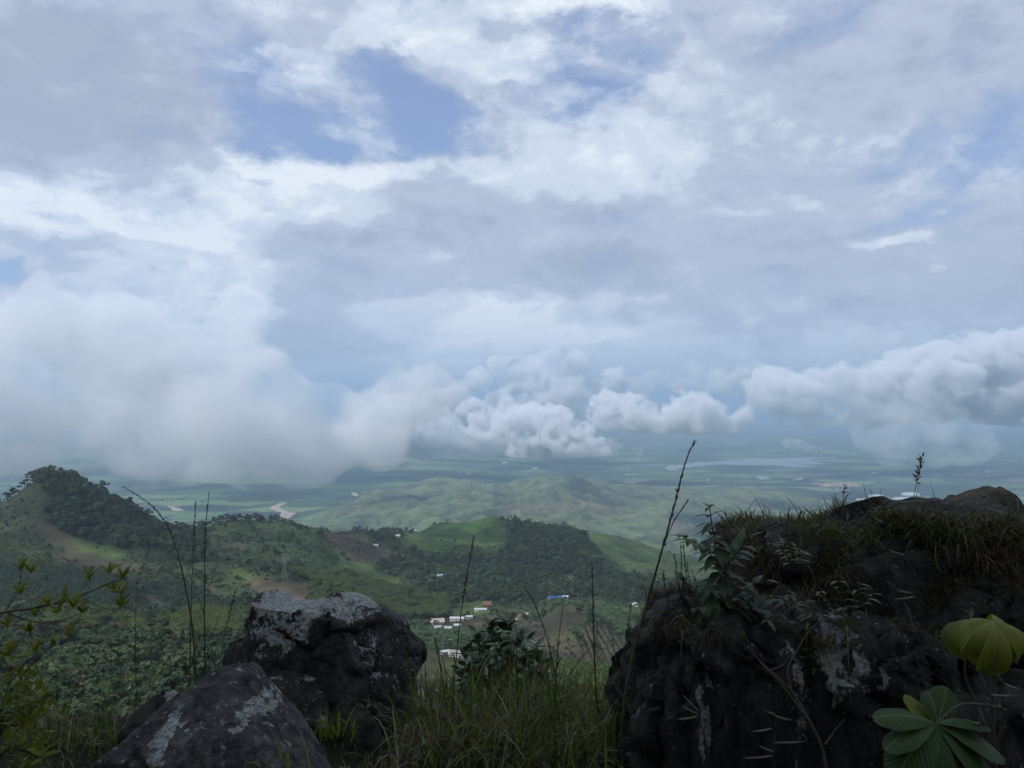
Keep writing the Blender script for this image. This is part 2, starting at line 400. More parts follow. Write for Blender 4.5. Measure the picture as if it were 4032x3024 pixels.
LANDC = {'scrub': (.034, .050, .022), 'forest': (.014, .024, .012), 'brush': (.026, .036, .018), 'soil': (.050, .046, .031), 'pasture': (.046, .073, .025),
         'green': (.034, .054, .023), 'coffee': (.018, .031, .016), 'tilled': (.090, .070, .048), 'wood': (.013, .022, .010), 'bamboo': (.028, .044, .015),
         'brown': (.056, .048, .032), 'mixed': (.026, .040, .018), 'lush': (.040, .080, .024), 'banana': (.025, .042, .018), 'drysoil': (.060, .053, .036),
         'tilled2': (.060, .058, .036), 'plantation': (.056, .050, .034), 'dry': (.060, .062, .032), 'foot': (.060, .085, .036), 'plain': (.055, .095, .04),
         'knoll': (.030, .030, .016)}
CLS = ['scrub'] + [n for n in LANDC if n != 'scrub']
PU, PV = pix(X, Y, Z)
def classify(u, v, d):
    wu = 24 * fbm(np.asarray(u) / 60.0, np.asarray(v) / 30.0, 0.3, 3)
    wv = 10 * fbm(np.asarray(u) / 60.0 + 50, np.asarray(v) / 30.0, 0.7, 3)
    c = np.zeros(np.shape(u), np.int16)
    for name, poly in POLY:
        c[inpoly(u + wu, v + wv, poly)] = CLS.index(name)
    c = np.where(d > 2100, CLS.index('foot'), c)
    c = np.where(d < 40, CLS.index('knoll'), c)
    return c
cls = classify(PU, PV, D2)
cls = np.where((D2 > 2100) & (Z < PLAIN + 14), CLS.index('plain'), cls)
cls = np.where(np.abs(A2) > R(60), CLS.index('forest'), cls)
tab = np.array([LANDC[n] for n in CLS])
colr = tab[cls]
# soften borders, add patchiness
k1 = (1 + .28 * fbm(X / 40, Y / 40, 0, 4))[..., None]
kf = fbm(X / 520, Y / 520, 0.5, 5)
kf2 = ridged(X / 620 + 9.2, Y / 620, 5, 0.55)
foot = (cls == CLS.index('foot'))[..., None]
past = np.array([.098, .128, .058]); darkw = np.array([.014, .027, .018]); brn = np.array([.12, .098, .06])
fc = darkw + (past - darkw) * sstep(kf2 * .55 + kf * .6 + .25 * fbm(X / 90, Y / 90, .9, 3), -.35, .55)[..., None]
fc = fc + (brn - fc) * (sstep(fbm(X / 700 + 40, Y / 700, .2, 4), .55, .9) * .7)[..., None]
sm = colr.copy()
for _ in range(2):
    sm[1:-1, 1:-1] = (sm[1:-1, 1:-1] * 2 + sm[:-2, 1:-1] + sm[2:, 1:-1] + sm[1:-1, :-2] + sm[1:-1, 2:]) / 6
k2 = (1 + .30 * fbm(X / 14 + 7, Y / 14, .3, 3))[..., None]
colr = np.where(foot, fc, sm * k1 * k2)
pq = [((3050, 2075), (3120, 2062), (3210, 2085), (3260, 2120), (3080, 2112)), ((2440, 2128), (2500, 2126), (2500, 2140), (2450, 2140))]
for q in pq: colr = np.where((inpoly(PU, PV, q) & (D2 > 2100))[..., None], np.array([.26, .17, .12]), colr)
vert = np.stack([X, Y, Z], -1).reshape(-1, 3)
ia = np.arange(NA)[:, None]; ir = np.arange(NR - 1)[None, :]
q0 = ia * NR + ir; q1 = ((ia + 1) % NA) * NR + ir
quads = np.stack([q0, q1, q1 + 1, q0 + 1], -1).reshape(-1, 4)
# close the small hole under the camera
c_idx = len(vert)
vert = np.vstack([vert, [[0, 0, 0.0]]])
gm = mesh_from('ground', vert, quads)
bm = bmesh.new(); bm.from_mesh(gm); bm.verts.ensure_lookup_table()
for i in range(NA): bm.faces.new((bm.verts[c_idx], bm.verts[((i + 1) % NA) * NR], bm.verts[i * NR]))
bmesh.ops.recalc_face_normals(bm, faces=bm.faces[:]) if False else None
bm.to_mesh(gm); bm.free()
gm.polygons.foreach_set('use_smooth', np.ones(len(gm.polygons), bool))
at_c = gm.attributes.new('land', 'FLOAT_COLOR', 'POINT')
rgba = np.ones((len(vert), 4), np.float32); rgba[:-1, :3] = colr.reshape(-1, 3); rgba[-1, :3] = LANDC['knoll']
at_c.data.foreach_set('color', rgba.ravel())
tl = gm.attributes.new('till', 'FLOAT', 'POINT')
tv = np.zeros(len(vert), np.float32)
tv[:-1] = np.isin(cls, [CLS.index(n) for n in ('tilled', 'tilled2', 'lush', 'coffee')]).reshape(-1)
tl.data.foreach_set('value', tv)
pl = gm.attributes.new('plain', 'FLOAT', 'POINT')
pv_ = np.zeros(len(vert), np.float32); pv_[:-1] = (cls == CLS.index('plain')).reshape(-1); pl.data.foreach_set('value', pv_)

def zat(x, y):
    """ground height at world (x, y), vectorised bilinear lookup"""
    x, y = np.asarray(x, float), np.asarray(y, float)
    a = np.arctan2(x, y)
    dd = np.hypot(x, y) * np.where(np.abs(a) < R(58), np.cos(np.clip(a, -R(58), R(58))), math.cos(R(58)))
    i = np.clip(np.searchsorted(AZ, a) - 1, 0, NA - 2); fa = np.clip((a - AZ[i]) / (AZ[i + 1] - AZ[i]), 0, 1)
    j = np.clip(np.searchsorted(rows_d, dd) - 1, 0, NR - 2); fr = np.clip((dd - rows_d[j]) / (rows_d[j + 1] - rows_d[j]), 0, 1)
    return ((Z[i, j] * (1 - fa) + Z[i + 1, j] * fa) * (1 - fr) + (Z[i, j + 1] * (1 - fa) + Z[i + 1, j + 1] * fa) * fr)
# what the ground hides: for each azimuth, highest tangent seen so far
TAN = (Z - CAMZ) / D2
HIDE = np.maximum.accumulate(np.where(D2 > 30, TAN, -9), axis=1)
def visible(x, y, ztop):
    a = np.arctan2(x, y); i = np.clip(np.searchsorted(AZ, a), 0, NA - 1)
    j = np.clip(np.searchsorted(rows_d, y * 0.985) - 1, 0, NR - 1)
    return (ztop - CAMZ) / y > HIDE[i, j]
_gv, _gz = None, None
def on_ground(u, v, dmin=30.0):
    """first ground point hit by the ray through a photograph pixel"""
    r = ray(u, v); dd = np.geomspace(dmin, 80000, 6000)
    x, y, z = r[0] / r[1] * dd, dd, CAMZ + r[2] / r[1] * dd
    hit = np.nonzero(z < zat(x, y))[0]
    k = hit[0] if len(hit) else len(dd) - 1
    return np.array([x[k], y[k], float(zat(x[k], y[k]))])

m, g = new_mat('ground')
at_ = g.n('ShaderNodeAttribute', attribute_name='land').outputs[0]
pos = g.n('ShaderNodeNewGeometry').outputs['Position']
flat = g.vm('MULTIPLY', pos, (1, 1, 0.0))
n1 = g.noise(pos, 0.35, 6.0, 0.65)
n2 = g.noise(pos, 0.03, 6.0, 0.6)
col = g.mix(1.0, at_, g.mix(n1, c4((.55, .55, .55)), c4((1.5, 1.5, 1.45))), 'MULTIPLY')
n3 = g.noise(pos, 0.011, 7.0, 0.7)
col = g.mix(1.0, col, g.mix(g.ss(n3, .36, .64), c4((.55, .60, .66)), c4((1.45, 1.40, 1.3))), 'MULTIPLY')
col = g.mix(g.ss(n2, .45, .75, 0, .4), col, g.mix(0.6, col, c4((.09, .075, .04))))
wv = g.n('ShaderNodeTexWave', {'Vector': g.vm('MULTIPLY', pos, (.2, .35, 1.0)), 'Scale': 0.42, 'Distortion': 2.5, 'Detail': 2.0, 'Detail Scale': .2}, wave_type='BANDS', bands_direction='Z').outputs[0]
till = g.n('ShaderNodeAttribute', attribute_name='till').outputs[2]
col = g.mix(g.m('MULTIPLY', till, g.m('MULTIPLY', wv, 0.45)), col, g.mix(1.0, col, c4((.35, .38, .36)), 'MULTIPLY'))
# the plain: cane fields
wp = g.vm('ADD', flat, g.scale(g.vm('SUBTRACT', g.noise(flat, .0012, 3.0, col=True), (.5, .5, .5)), 260.0))
rotm = g.n('ShaderNodeMapping', {'Vector': wp, 'Rotation': (0, 0, R(27)), 'Scale': (1 / 520.0, 1 / 330.0, 1.0)}).outputs[0]
vor = g.n('ShaderNodeTexVoronoi', {'Vector': rotm, 'Scale': 1.0, 'Randomness': .75}, voronoi_dimensions='2D', distance='CHEBYCHEV')
vcol = g.n('ShaderNodeSeparateColor', {0: vor.outputs['Color']})
fr = g.n('ShaderNodeValToRGB', {0: vcol.outputs[0]})
cr = fr.color_ramp; cr.interpolation = 'CONSTANT'
stops = [(0, (.040, .080, .030)), (.16, (.10, .165, .055)), (.30, (.050, .095, .036)), (.46, (.024, .050, .026)), (.58, (.135, .195, .070)), (.72, (.060, .110, .042)), (.86, (.22, .17, .12)), (.88, (.13, .17, .10))]
cr.elements[0].position = 0; cr.elements[0].color = c4(stops[0][1]); cr.elements[1].position = stops[1][0]; cr.elements[1].color = c4(stops[1][1])
for p_, c_ in stops[2:]:
    e = cr.elements.new(p_); e.color = c4(c_)
ved = g.n('ShaderNodeTexVoronoi', {'Vector': rotm, 'Scale': 1.0, 'Randomness': .75}, voronoi_dimensions='2D', feature='DISTANCE_TO_EDGE').outputs[0]
edge = g.ss(ved, .015, .06, 1.0, 0.0)
wood = g.ss(g.noise(g.vm('MULTIPLY', flat, (.7, 1.3, 1)), .0013, 8.0, .66), .50, .56)
fcol = g.mix(g.m('MULTIPLY', edge, g.ss(g.noise(flat, .004, 2.0), .42, .55)), fr.outputs[0], c4((.012, .024, .016)))
fcol = g.mix(g.m('MULTIPLY', wood, .9), fcol, c4((.013, .026, .018)))
fcol = g.mix(1.0, fcol, g.mix(g.noise(flat, .02, 4.0), c4((.75, .75, .75)), c4((1.25, 1.25, 1.25))), 'MULTIPLY')
isp = g.n('ShaderNodeAttribute', attribute_name='plain').outputs[2]
col = g.mix(isp, col, fcol)
bs = g.n('ShaderNodeBsdfPrincipled', {'Base Color': col, 'Roughness': .95, 'Specular IOR Level': .1})
bmp = g.n('ShaderNodeBump', {'Height': g.noise(pos, .5, 6.0, .7), 'Distance': 1.2, 'Strength': .5})
g.link(bmp.outputs[0], bs.inputs['Normal'])
MG = finish(m, g, bs.outputs[0])
ground = link('ground', gm, MG); tag(ground, kind='structure')

# ================================================================== AIR: haze and low clouds
def box_mesh(name, lo, hi):
    x0, y0, z0 = lo; x1, y1, z1 = hi
    V = [(x0, y0, z0), (x1, y0, z0), (x1, y1, z0), (x0, y1, z0), (x0, y0, z1), (x1, y0, z1), (x1, y1, z1), (x0, y1, z1)]
    return mesh_from(name, V, [(0, 3, 2, 1), (4, 5, 6, 7), (0, 1, 5, 4), (1, 2, 6, 5), (2, 3, 7, 6), (3, 0, 4, 7)], False)
m, g = new_mat('haze')
pv = g.n('ShaderNodeVolumePrincipled', {'Color': c4((.58, .77, 1.0)), 'Density': 8.8e-5, 'Anisotropy': .25})
haze_mat = finish(m, g, None, volume=pv.outputs[0])
haze = link('haze', box_mesh('haze', (-95000, -95000, PLAIN - 60), (95000, 95000, 880)), haze_mat)
tag(haze, kind='stuff')

def cloud_mat(name, dens, col=(1, 1, 1), an=0.0, size=None, seed=0, lo=.46, hi=.60, rate=.4, puff=.55):
    """size = metres of the largest torn shapes inside the cloud; None = even density"""
    m, g = new_mat(name)
    dn = dens
    if size:
        ps = g.n('ShaderNodeTexCoord').outputs['Object']
        q = g.vm('ADD', ps, (seed * 977.0, seed * 431.0, 0))
        n = g.noise(g.vm('MULTIPLY', q, (1, 1, 1.25)), 0.62 / size, 7.0, .60, col=False)
        n = g.m('ADD', g.m('MULTIPLY', g.m('SUBTRACT', n, .5), 1.5), .5)
        qw = g.vm('ADD', q, g.scale(g.vm('SUBTRACT', g.noise(q, 2.2 / size, 2.0, .5, col=True), (.5, .5, .5)), size * .35))
        vo = g.n('ShaderNodeTexVoronoi', {'Vector': qw, 'Scale': 1.9 / size}).outputs['Distance']
        n = g.m('ADD', g.m('MULTIPLY', g.m('SUBTRACT', .48, vo), puff), n)
        dn = g.m('MULTIPLY', g.ss(n, lo, hi), dens)
        m.cycles.volume_step_rate = rate
    pv = g.n('ShaderNodeVolumePrincipled', {'Color': c4(col), 'Density': dn, 'Anisotropy': an})
    return finish(m, g, None, volume=pv.outputs[0])
def ico(sub):
    bm = bmesh.new(); bmesh.ops.create_icosphere(bm, subdivisions=sub, radius=1.0)
    V = np.array([v.co[:] for v in bm.verts]); Fc = np.array([[v.index for v in f.verts] for f in bm.faces]); bm.free()
    return V, Fc
ICO = {k: ico(k) for k in (1, 2, 3)}
def cloud_mesh(name, d, puffs, vox=15, disp=1.0, seed=0, base=None, kids=6, gen=2, grow=1.0, extra=2, again=False):
    """puffs: (u, v, radius px) in photograph pixels, built at distance d as spheres with real depth, merged and billowed"""
    r_ = np.random.default_rng(seed + 100)
    s = d / F
    R0 = max(p[2] for p in puffs)
    lst = [(at(u, v, d) + np.array([0, r_.normal() * rp * s * .4, 0]), rp * s, 0) for (u, v, rp) in puffs]
    for (c, rr, lv) in list(lst):
        for q in range(extra):
            lst.append((c + np.array([r_.normal() * rr * .9, r_.normal() * rr * .8, r_.uniform(-.45, .55) * rr]), rr * r_.uniform(.4, .8), 0))
    k = 0; Vs, Fs, n0 = [], [], 0
    while k < len(lst):
        c, rr, lv = lst[k]; k += 1
        V, Fc = ICO[3 - min(lv, 1)]
        Vs.append(V * np.array([rr, rr * (1.25 if lv == 0 else 1), rr * .9]) * grow + c); Fs.append(Fc + n0); n0 += len(V)
        if lv < gen:
            for q in range(kids if lv == 0 else 4):
                dv = r_.normal(size=3); dv[2] = abs(dv[2]) * 1.1 - .15; dv /= np.linalg.norm(dv)
                lst.append((c + dv * rr * r_.uniform(.75, 1.02) * np.array([1, 1.1, .9]), rr * r_.uniform(.28, .52), lv + 1))
    me = mesh_from(name + '_tmp', np.vstack(Vs), np.vstack(Fs))
    ob = bpy.data.objects.new('tmp', me); COL.objects.link(ob)
    md = ob.modifiers.new('r', 'REMESH'); md.mode = 'VOXEL'; md.voxel_size = R0 * s / (vox * 1.25)
    dg = bpy.context.evaluated_depsgraph_get()
    m2 = bpy.data.meshes.new_from_object(ob.evaluated_get(dg))
    bpy.data.objects.remove(ob); bpy.data.meshes.remove(me)
    n = len(m2.vertices)
    co = np.empty(n * 3, np.float32); m2.vertices.foreach_get('co', co); co = co.reshape(-1, 3).astype(float)
    no = np.empty(n * 3, np.float32); m2.vertices.foreach_get('normal', no); no = no.reshape(-1, 3)
    L = R0 * s
    h = 0; a, f = 1.0, 1.0
    for k in range(5):
        q = co / L * f * 1.7 + 13.7 * k + seed
        h = h + a * (np.abs(vnoise(q[:, 0], q[:, 1], q[:, 2])) * 2 - .55); a *= .52; f *= 2.1
    up = np.clip(no[:, 2] * .8 + .6, .25, 1.1)
    co = co + no * (h * L * .15 * disp * up)[:, None]
    if again:
        m2.vertices.foreach_set('co', co.astype(np.float32).ravel()); m2.update()
        ob = bpy.data.objects.new('tmp', m2); COL.objects.link(ob)
        md = ob.modifiers.new('r', 'REMESH'); md.mode = 'VOXEL'; md.voxel_size = R0 * s / 14
        m3 = bpy.data.meshes.new_from_object(ob.evaluated_get(bpy.context.evaluated_depsgraph_get()))
        bpy.data.objects.remove(ob); bpy.data.meshes.remove(m2); m3.name = name; return m3
    if base is not None:
        zb = at(2016, base, d)[2]
        co[:, 2] = np.where(co[:, 2] < zb, zb + (co[:, 2] - zb) * .25, co[:, 2])
    m2.vertices.foreach_set('co', co.astype(np.float32).ravel()); m2.update()
    m2.polygons.foreach_set('use_smooth', np.ones(len(m2.polygons), bool))
    m2.name = name
    return m2
def cloud(label, d, puffs, dens, seed=0, group='low clouds over the valley', lo=.40, hi=.58, puff=.40, **k):
    col = k.pop('col', (.975, .985, 1))
    root = tag(empty('cloud', at(puffs[0][0], puffs[0][1], d)), label, 'cloud', group)
    inv = Matrix.Translation(-root.location)
    R0 = max(p[2] for p in puffs) * d / F
    me = cloud_mesh('cloud_body', d, puffs, seed=seed, grow=k.pop('grow', 1.45), **k); me.transform(inv)
    link('body', me, cloud_mat('cloud_body_%d' % seed, dens, col, size=R0 * 1.1, seed=seed, lo=lo, hi=hi, puff=puff), root)
    return root
cloud('white cumulus low over the plain, just right of the grey bank', 7200, [(1500, 1690, 75), (1580, 1660, 80), (1660, 1690, 85), (1740, 1720, 70), (1820, 1750, 60), (1880, 1780, 42), (1560, 1750, 70), (1680, 1770, 60), (1450, 1740, 60)], .020, 1, base=1800)
cloud('long low cloud trailing to a tip above the brown fields', 6800, [(2010, 1690, 70), (2090, 1700, 85), (2180, 1690, 75), (2200, 1730, 70), (2280, 1745, 60), (2100, 1760, 70), (2360, 1770, 42), (2440, 1785, 30), (2500, 1790, 20), (1960, 1750, 50), (2010, 1640, 26)], .020, 2, base=1790)
cloud('small bright cumulus tower above the middle of the valley', 8200, [(1800, 1570, 40), (1800, 1535, 26), (1760, 1590, 40), (1850, 1620, 45), (1700, 1590, 36), (1690, 1620, 34), (1880, 1650, 30), (1920, 1625, 24), (1990, 1620, 26), (2010, 1635, 26)], .028, 3)
cloud('pale grey cumulus heap behind the small bright tower', 8600, [(2050, 1560, 70), (2150, 1530, 75), (2240, 1560, 70), (2330, 1590, 50), (2010, 1600, 50), (2180, 1590, 60), (1960, 1430, 30), (1990, 1450, 38), (2030, 1420, 34), (1880, 1500, 40), (2100, 1440, 50), (2180, 1400, 44), (2260, 1440, 50), (2350, 1520, 45), (2420, 1500, 40), (2130, 1350, 30)], .013, 4, col=(.97, .98, 1))
cloud('bright flat-based cumulus above the shallow lake', 6600, [(2400, 1620, 60), (2480, 1630, 62), (2560, 1650, 58), (2650, 1640, 56), (2740, 1615, 56), (2800, 1650, 58), (2870, 1670, 40), (2600, 1690, 40), (2720, 1680, 40), (2920, 1685, 18)], .020, 5, base=1705)
cloud('broad bright cumulus bank along the right edge', 7400, [(3050, 1560, 80), (3130, 1580, 90), (3250, 1570, 95), (3360, 1560, 90), (3480, 1540, 95), (3580, 1500, 95), (3700, 1490, 100), (3800, 1440, 95), (3860, 1400, 60), (3920, 1470, 110), (4040, 1480, 120), (4160, 1500, 120), (3700, 1580, 70), (3450, 1610, 60), (3200, 1620, 50), (4000, 1590, 70), (2990, 1540, 40), (3900, 1560, 90), (3900, 1400, 70), (3980, 1420, 90), (4060, 1400, 90), (3800, 1410, 60), (3330, 1500, 60), (3120, 1510, 50), (3560, 1450, 60)], .015, 6)
cloud('row of small hazy cumulus tops left of the bright right bank', 8800, [(2960, 1460, 34), (2940, 1420, 20), (2700, 1455, 26), (2740, 1475, 30), (2620, 1490, 34), (2830, 1480, 30), (2880, 1510, 40), (2790, 1520, 34), (2680, 1510, 34), (2520, 1530, 36), (2560, 1490, 26)], .006, 14)
cloud('thin grey veil of cloud hanging right of the lake', 5200, [(3480, 1700, 80), (3560, 1670, 95), (3640, 1650, 85), (3720, 1700, 90), (3780, 1740, 70), (3600, 1740, 80), (3500, 1760, 60), (3700, 1780, 50), (3420, 1760, 36), (3850, 1760, 40), (3640, 1600, 40)], .0016, 7, lo=.40, hi=.60, disp=1.4)
cloud('tiny cloud scrap floating above the lake', 7600, [(3105, 1742, 15), (3125, 1748, 18), (3150, 1757, 17), (3170, 1762, 15), (3190, 1766, 13), (3208, 1768, 11), (3228, 1770, 8)], .020, 8, disp=1.4)
cloud('two small puffs above the right cumulus bank', 6600, [(3390, 1320, 36), (3400, 1350, 34), (3425, 1385, 28), (3540, 1330, 22), (3520, 1345, 18)], .006, 9)
BANK = cloud('big grey cloud bank hiding the valley behind the forested hill', 2900, [(-250, 1600, 300), (60, 1580, 290), (380, 1590, 280), (660, 1620, 260), (900, 1650, 220), (1120, 1660, 190), (1300, 1720, 140), (1430, 1680, 90), (1490, 1775, 85), (1250, 1800, 100), (1000, 1800, 110), (700, 1800, 110), (400, 1780, 130), (1080, 1500, 120), (800, 1440, 160), (1440, 1600, 70), (500, 1380, 200), (200, 1360, 200)], .0062, 10, disp=1.5, kids=4, gen=1, vox=12, lo=.37, hi=.62, again=True, grow=1.2, puff=.35)

# ================================================================== WATER AND FIELDS OF THE PLAIN
def plain_pt(u, v, h=2.6):
    r = ray(u, v); k = (PLAIN + h - CAMZ) / r[2]
    return np.array([0, 0, CAMZ]) + r * k
def sheet(name, pts, mat, h=2.6, kind='structure', n=6):
    P_ = [plain_pt(u, v, h) for u, v in pts]
    V = []
    L_ = len(P_)
    for i in range(L_):                                  # ragged shoreline
        a, b = P_[i], P_[(i + 1) % L_]
        ln = np.linalg.norm(b - a)
        for k in range(n):
            t = k / n; p = a + (b - a) * t
            j = fbm(p[0] / 60, p[1] / 60, 0, 3) * min(ln * .12, 60)
            nn = np.array([-(b - a)[1], (b - a)[0], 0]) / max(ln, 1e-6)
            V.append(p + nn * j)
    bm = bmesh.new(); vs = [bm.verts.new(p) for p in V]; f = bm.faces.new(vs)
    bmesh.ops.triangulate(bm, faces=[f]); bmesh.ops.recalc_face_normals(bm, faces=bm.faces[:])
    me = bpy.data.meshes.new(name); bm.to_mesh(me); bm.free()
    if me.polygons and me.polygons[0].normal.z < 0: me.flip_normals()
    o = link(name, me, mat); return tag(o, kind=kind)
def flatmat(name, c, rough=.9, nscale=.02, amp=.25, spec=.2):
    m, g = new_mat(name)
    ps = g.n('ShaderNodeNewGeometry').outputs['Position']
    nn = g.noise(ps, nscale, 5.0, .6)
    col = g.mix(nn, c4([x * (1 - amp) for x in c]), c4([x * (1 + amp) for x in c]))
    b = g.n('ShaderNodeBsdfPrincipled', {'Base Color': col, 'Roughness': rough, 'Specular IOR Level': spec})
    return finish(m, g, b.outputs[0])
M_LAKE = flatmat('lake_water', (.16, .17, .18), .30, .003, .15, .6)
M_RIVER = flatmat('river_water', (.36, .29, .21), .5, .003, .1, .3)
M_FALLOW = flatmat('fallow_field', (.30, .20, .15), .95, .004, .2)
sheet('lake', [(2615, 1838), (2640, 1832), (2720, 1830), (2700, 1822), (2800, 1817), (2950, 1807), (3100, 1803), (3190, 1800), (3330, 1798), (3200, 1806), (3180, 1812), (3250, 1826), (3160, 1830), (3230, 1838), (3120, 1838), (3050, 1831), (2980, 1833), (2850, 1829), (2760, 1832), (2700, 1842), (2640, 1852), (2625, 1848)], M_LAKE)
for q in ([(2980, 1878), (3000, 1874), (3030, 1884), (3010, 1890), (2985, 1886)], [(3120, 1886), (3160, 1880), (3165, 1874), (3160, 1888), (3130, 1891)], [(2450, 1868), (2500, 1865), (2510, 1868), (2470, 1872)],
          [(3870, 1852), (3900, 1848), (3905, 1858), (3885, 1862)], [(3430, 1860), (3450, 1857), (3455, 1862), (3440, 1864)]):
    sheet('pond', q, M_LAKE, 3.1, n=4)
sheet('river', [(1068, 2003), (1075, 1992), (1105, 1981), (1128, 1976), (1118, 1986), (1100, 1994), (1106, 2003), (1130, 2014), (1162, 2020), (1158, 2032), (1128, 2042), (1100, 2034), (1108, 2020), (1090, 2012)], M_RIVER)
sheet('river', [(660, 1995), (690, 1994), (715, 2003), (735, 2010), (700, 2012), (670, 2004)], M_RIVER, n=3)
sheet('river', [(1384, 1938), (1400, 1942), (1420, 1953), (1436, 1957), (1410, 1958), (1395, 1950)], M_RIVER, n=3)
for q in ([(2245, 1906), (2262, 1884), (2330, 1884), (2392, 1898), (2320, 1908)], [(2430, 1898), (2520, 1888), (2540, 1892), (2490, 1906)], [(2376, 1932), (2440, 1924), (2520, 1924), (2440, 1942), (2390, 1942)],
          [(2730, 1918), (2820, 1910), (2890, 1914), (2800, 1924)], [(3180, 1905), (3330, 1898), (3400, 1915), (3260, 1918)]):
    sheet('field', q, M_FALLOW, 3.3, n=4)

# ================================================================== TREES: shapes
def tube(path, rad, sides=6, cap=True):
    path = np.asarray(path, float); n = len(path)
    rad = np.broadcast_to(rad, (n,)) if np.ndim(rad) else np.full(n, rad)
    tg = np.gradient(path, axis=0); tg /= np.linalg.norm(tg, axis=1)[:, None] + 1e-9
    ref = np.array([0, 0, 1.0]) if abs(tg[0][2]) < .9 else np.array([1.0, 0, 0])
    V = []; a = np.arange(sides) / sides * 2 * np.pi
    s = np.cross(tg[0], ref); s /= np.linalg.norm(s)
    for i in range(n):
        s = s - tg[i] * np.dot(s, tg[i]); s /= np.linalg.norm(s) + 1e-9
        b = np.cross(tg[i], s)
        V.append(path[i] + rad[i] * (np.cos(a)[:, None] * s + np.sin(a)[:, None] * b))
    V = np.vstack(V)
    i = np.arange(n - 1)[:, None] * sides; j = np.arange(sides)[None, :]; j2 = (j + 1) % sides
    Q = np.stack([i + j, i + j2, i + sides + j2, i + sides + j], -1).reshape(-1, 4)
    return V, Q
def merge(parts):
    Vs, Fs, n = [], [], 0
    for V, Q in parts:
        Vs.append(V); Fs.append(Q + n); n += len(V)
    return np.vstack(Vs), np.vstack(Fs)
def leaf_quads(C, Nn, size, r_, aspect=.62):
    """one small rhomb-ish leaf quad at every centre C, roughly facing Nn"""
    n = len(C)
    t = r_.normal(size=(n, 3)); Nn = Nn / (np.linalg.norm(Nn, axis=1)[:, None] + 1e-9)
    t = t - Nn * (t * Nn).sum(1)[:, None]; t /= np.linalg.norm(t, axis=1)[:, None] + 1e-9
    b = np.cross(Nn, t); s = (np.asarray(size) * r_.uniform(.6, 1.3, n))[:, None]
    V = np.stack([C - t * s, C - b * s * aspect + Nn * s * .12, C + t * s, C + b * s * aspect + Nn * s * .12], 1).reshape(-1, 3)
    return V, np.arange(4 * n).reshape(-1, 4)
def broadleaf(seed, clumps=11, per=46, leaf=.062, flat=.62, spread=.34, top=.92):
    """crown and trunk of a tree one unit high"""
    r_ = np.random.default_rng(seed)
    cs = []
    while len(cs) < clumps:
        a, q = r_.uniform(0, 2 * np.pi), spread * math.sqrt(r_.uniform(0, 1))
        z = r_.uniform(.42, top) - .22 * (q / spread) ** 2
        cs.append((q * math.cos(a), q * math.sin(a), z, r_.uniform(.10, .19)))
    C, Nn = [], []
    for (x, y, z, rr) in cs:
        d = r_.normal(size=(per, 3)); d[:, 2] = d[:, 2] * .8 + .35; d /= np.linalg.norm(d, axis=1)[:, None]
        q = rr * r_.uniform(.55, 1.05, per)[:, None]
        C.append(np.array([x, y, z]) + d * q * np.array([1, 1, flat])); Nn.append(d + r_.normal(size=(per, 3)) * .45 + np.array([0, 0, .35]))
    crown = leaf_quads(np.vstack(C), np.vstack(Nn), leaf, r_)
    tr = [tube([(0, 0, -.05), (.008, .006, .18), (.0, .012, .36), (.01, .0, .62)], [.030, .021, .017, .008], 6)]
    for (x, y, z, rr) in cs[:6]:
        z0 = r_.uniform(.26, .45)
        tr.append(tube([(0, 0, z0), (x * .45, y * .45, z0 + (z - z0) * .6), (x, y, z)], [.012, .008, .003], 4))
    return crown, merge(tr)
def bamboo_clump(seed, culms=17, per=34):
    r_ = np.random.default_rng(seed); C, Nn, tr = [], [], []
    for k in range(culms):
        a = r_.uniform(0, 2 * np.pi); b = np.array([math.cos(a), math.sin(a), 0]); lean = r_.uniform(.12, .42); H = r_.uniform(.72, 1.0)
        t = np.linspace(0, 1, 9)[:, None]
        p = b * (.05 + lean * t ** 2.4) + np.array([0, 0, 1]) * (H * (t - .26 * t ** 4.5))
        tr.append(tube(p, np.linspace(.007, .0015, 9), 3))
        tt = r_.uniform(.34, 1.0, per); i = tt * 8; i0 = np.clip(i.astype(int), 0, 7); f = (i - i0)[:, None]
        q = p[i0] * (1 - f) + p[i0 + 1] * f
        off = r_.normal(size=(per, 3)) * .055 * np.array([1, 1, .6]); C.append(q + off)
        Nn.append(off * 6 + np.array([0, 0, .9]) + b * .4 + r_.normal(size=(per, 3)) * .3)
    crown = leaf_quads(np.vstack(C), np.vstack(Nn), .050, r_, .34)
    return crown, merge(tr)
def bush(seed, per=90, leaf=.16):
    r_ = np.random.default_rng(seed)
    d = r_.normal(size=(per, 3)); d[:, 2] = np.abs(d[:, 2]) + .05; d /= np.linalg.norm(d, axis=1)[:, None]
    lump = 1 + .3 * np.sin(d[:, 0] * 5 + seed) * np.cos(d[:, 1] * 4)
    C = d * (r_.uniform(.55, 1, per) * lump)[:, None] * np.array([.62, .62, .85]) + np.array([0, 0, .1])
    return leaf_quads(C, d + r_.normal(size=(per, 3)) * .4, leaf, r_), tube([(0, 0, -.1), (0, 0, .5)], [.05, .02], 4)
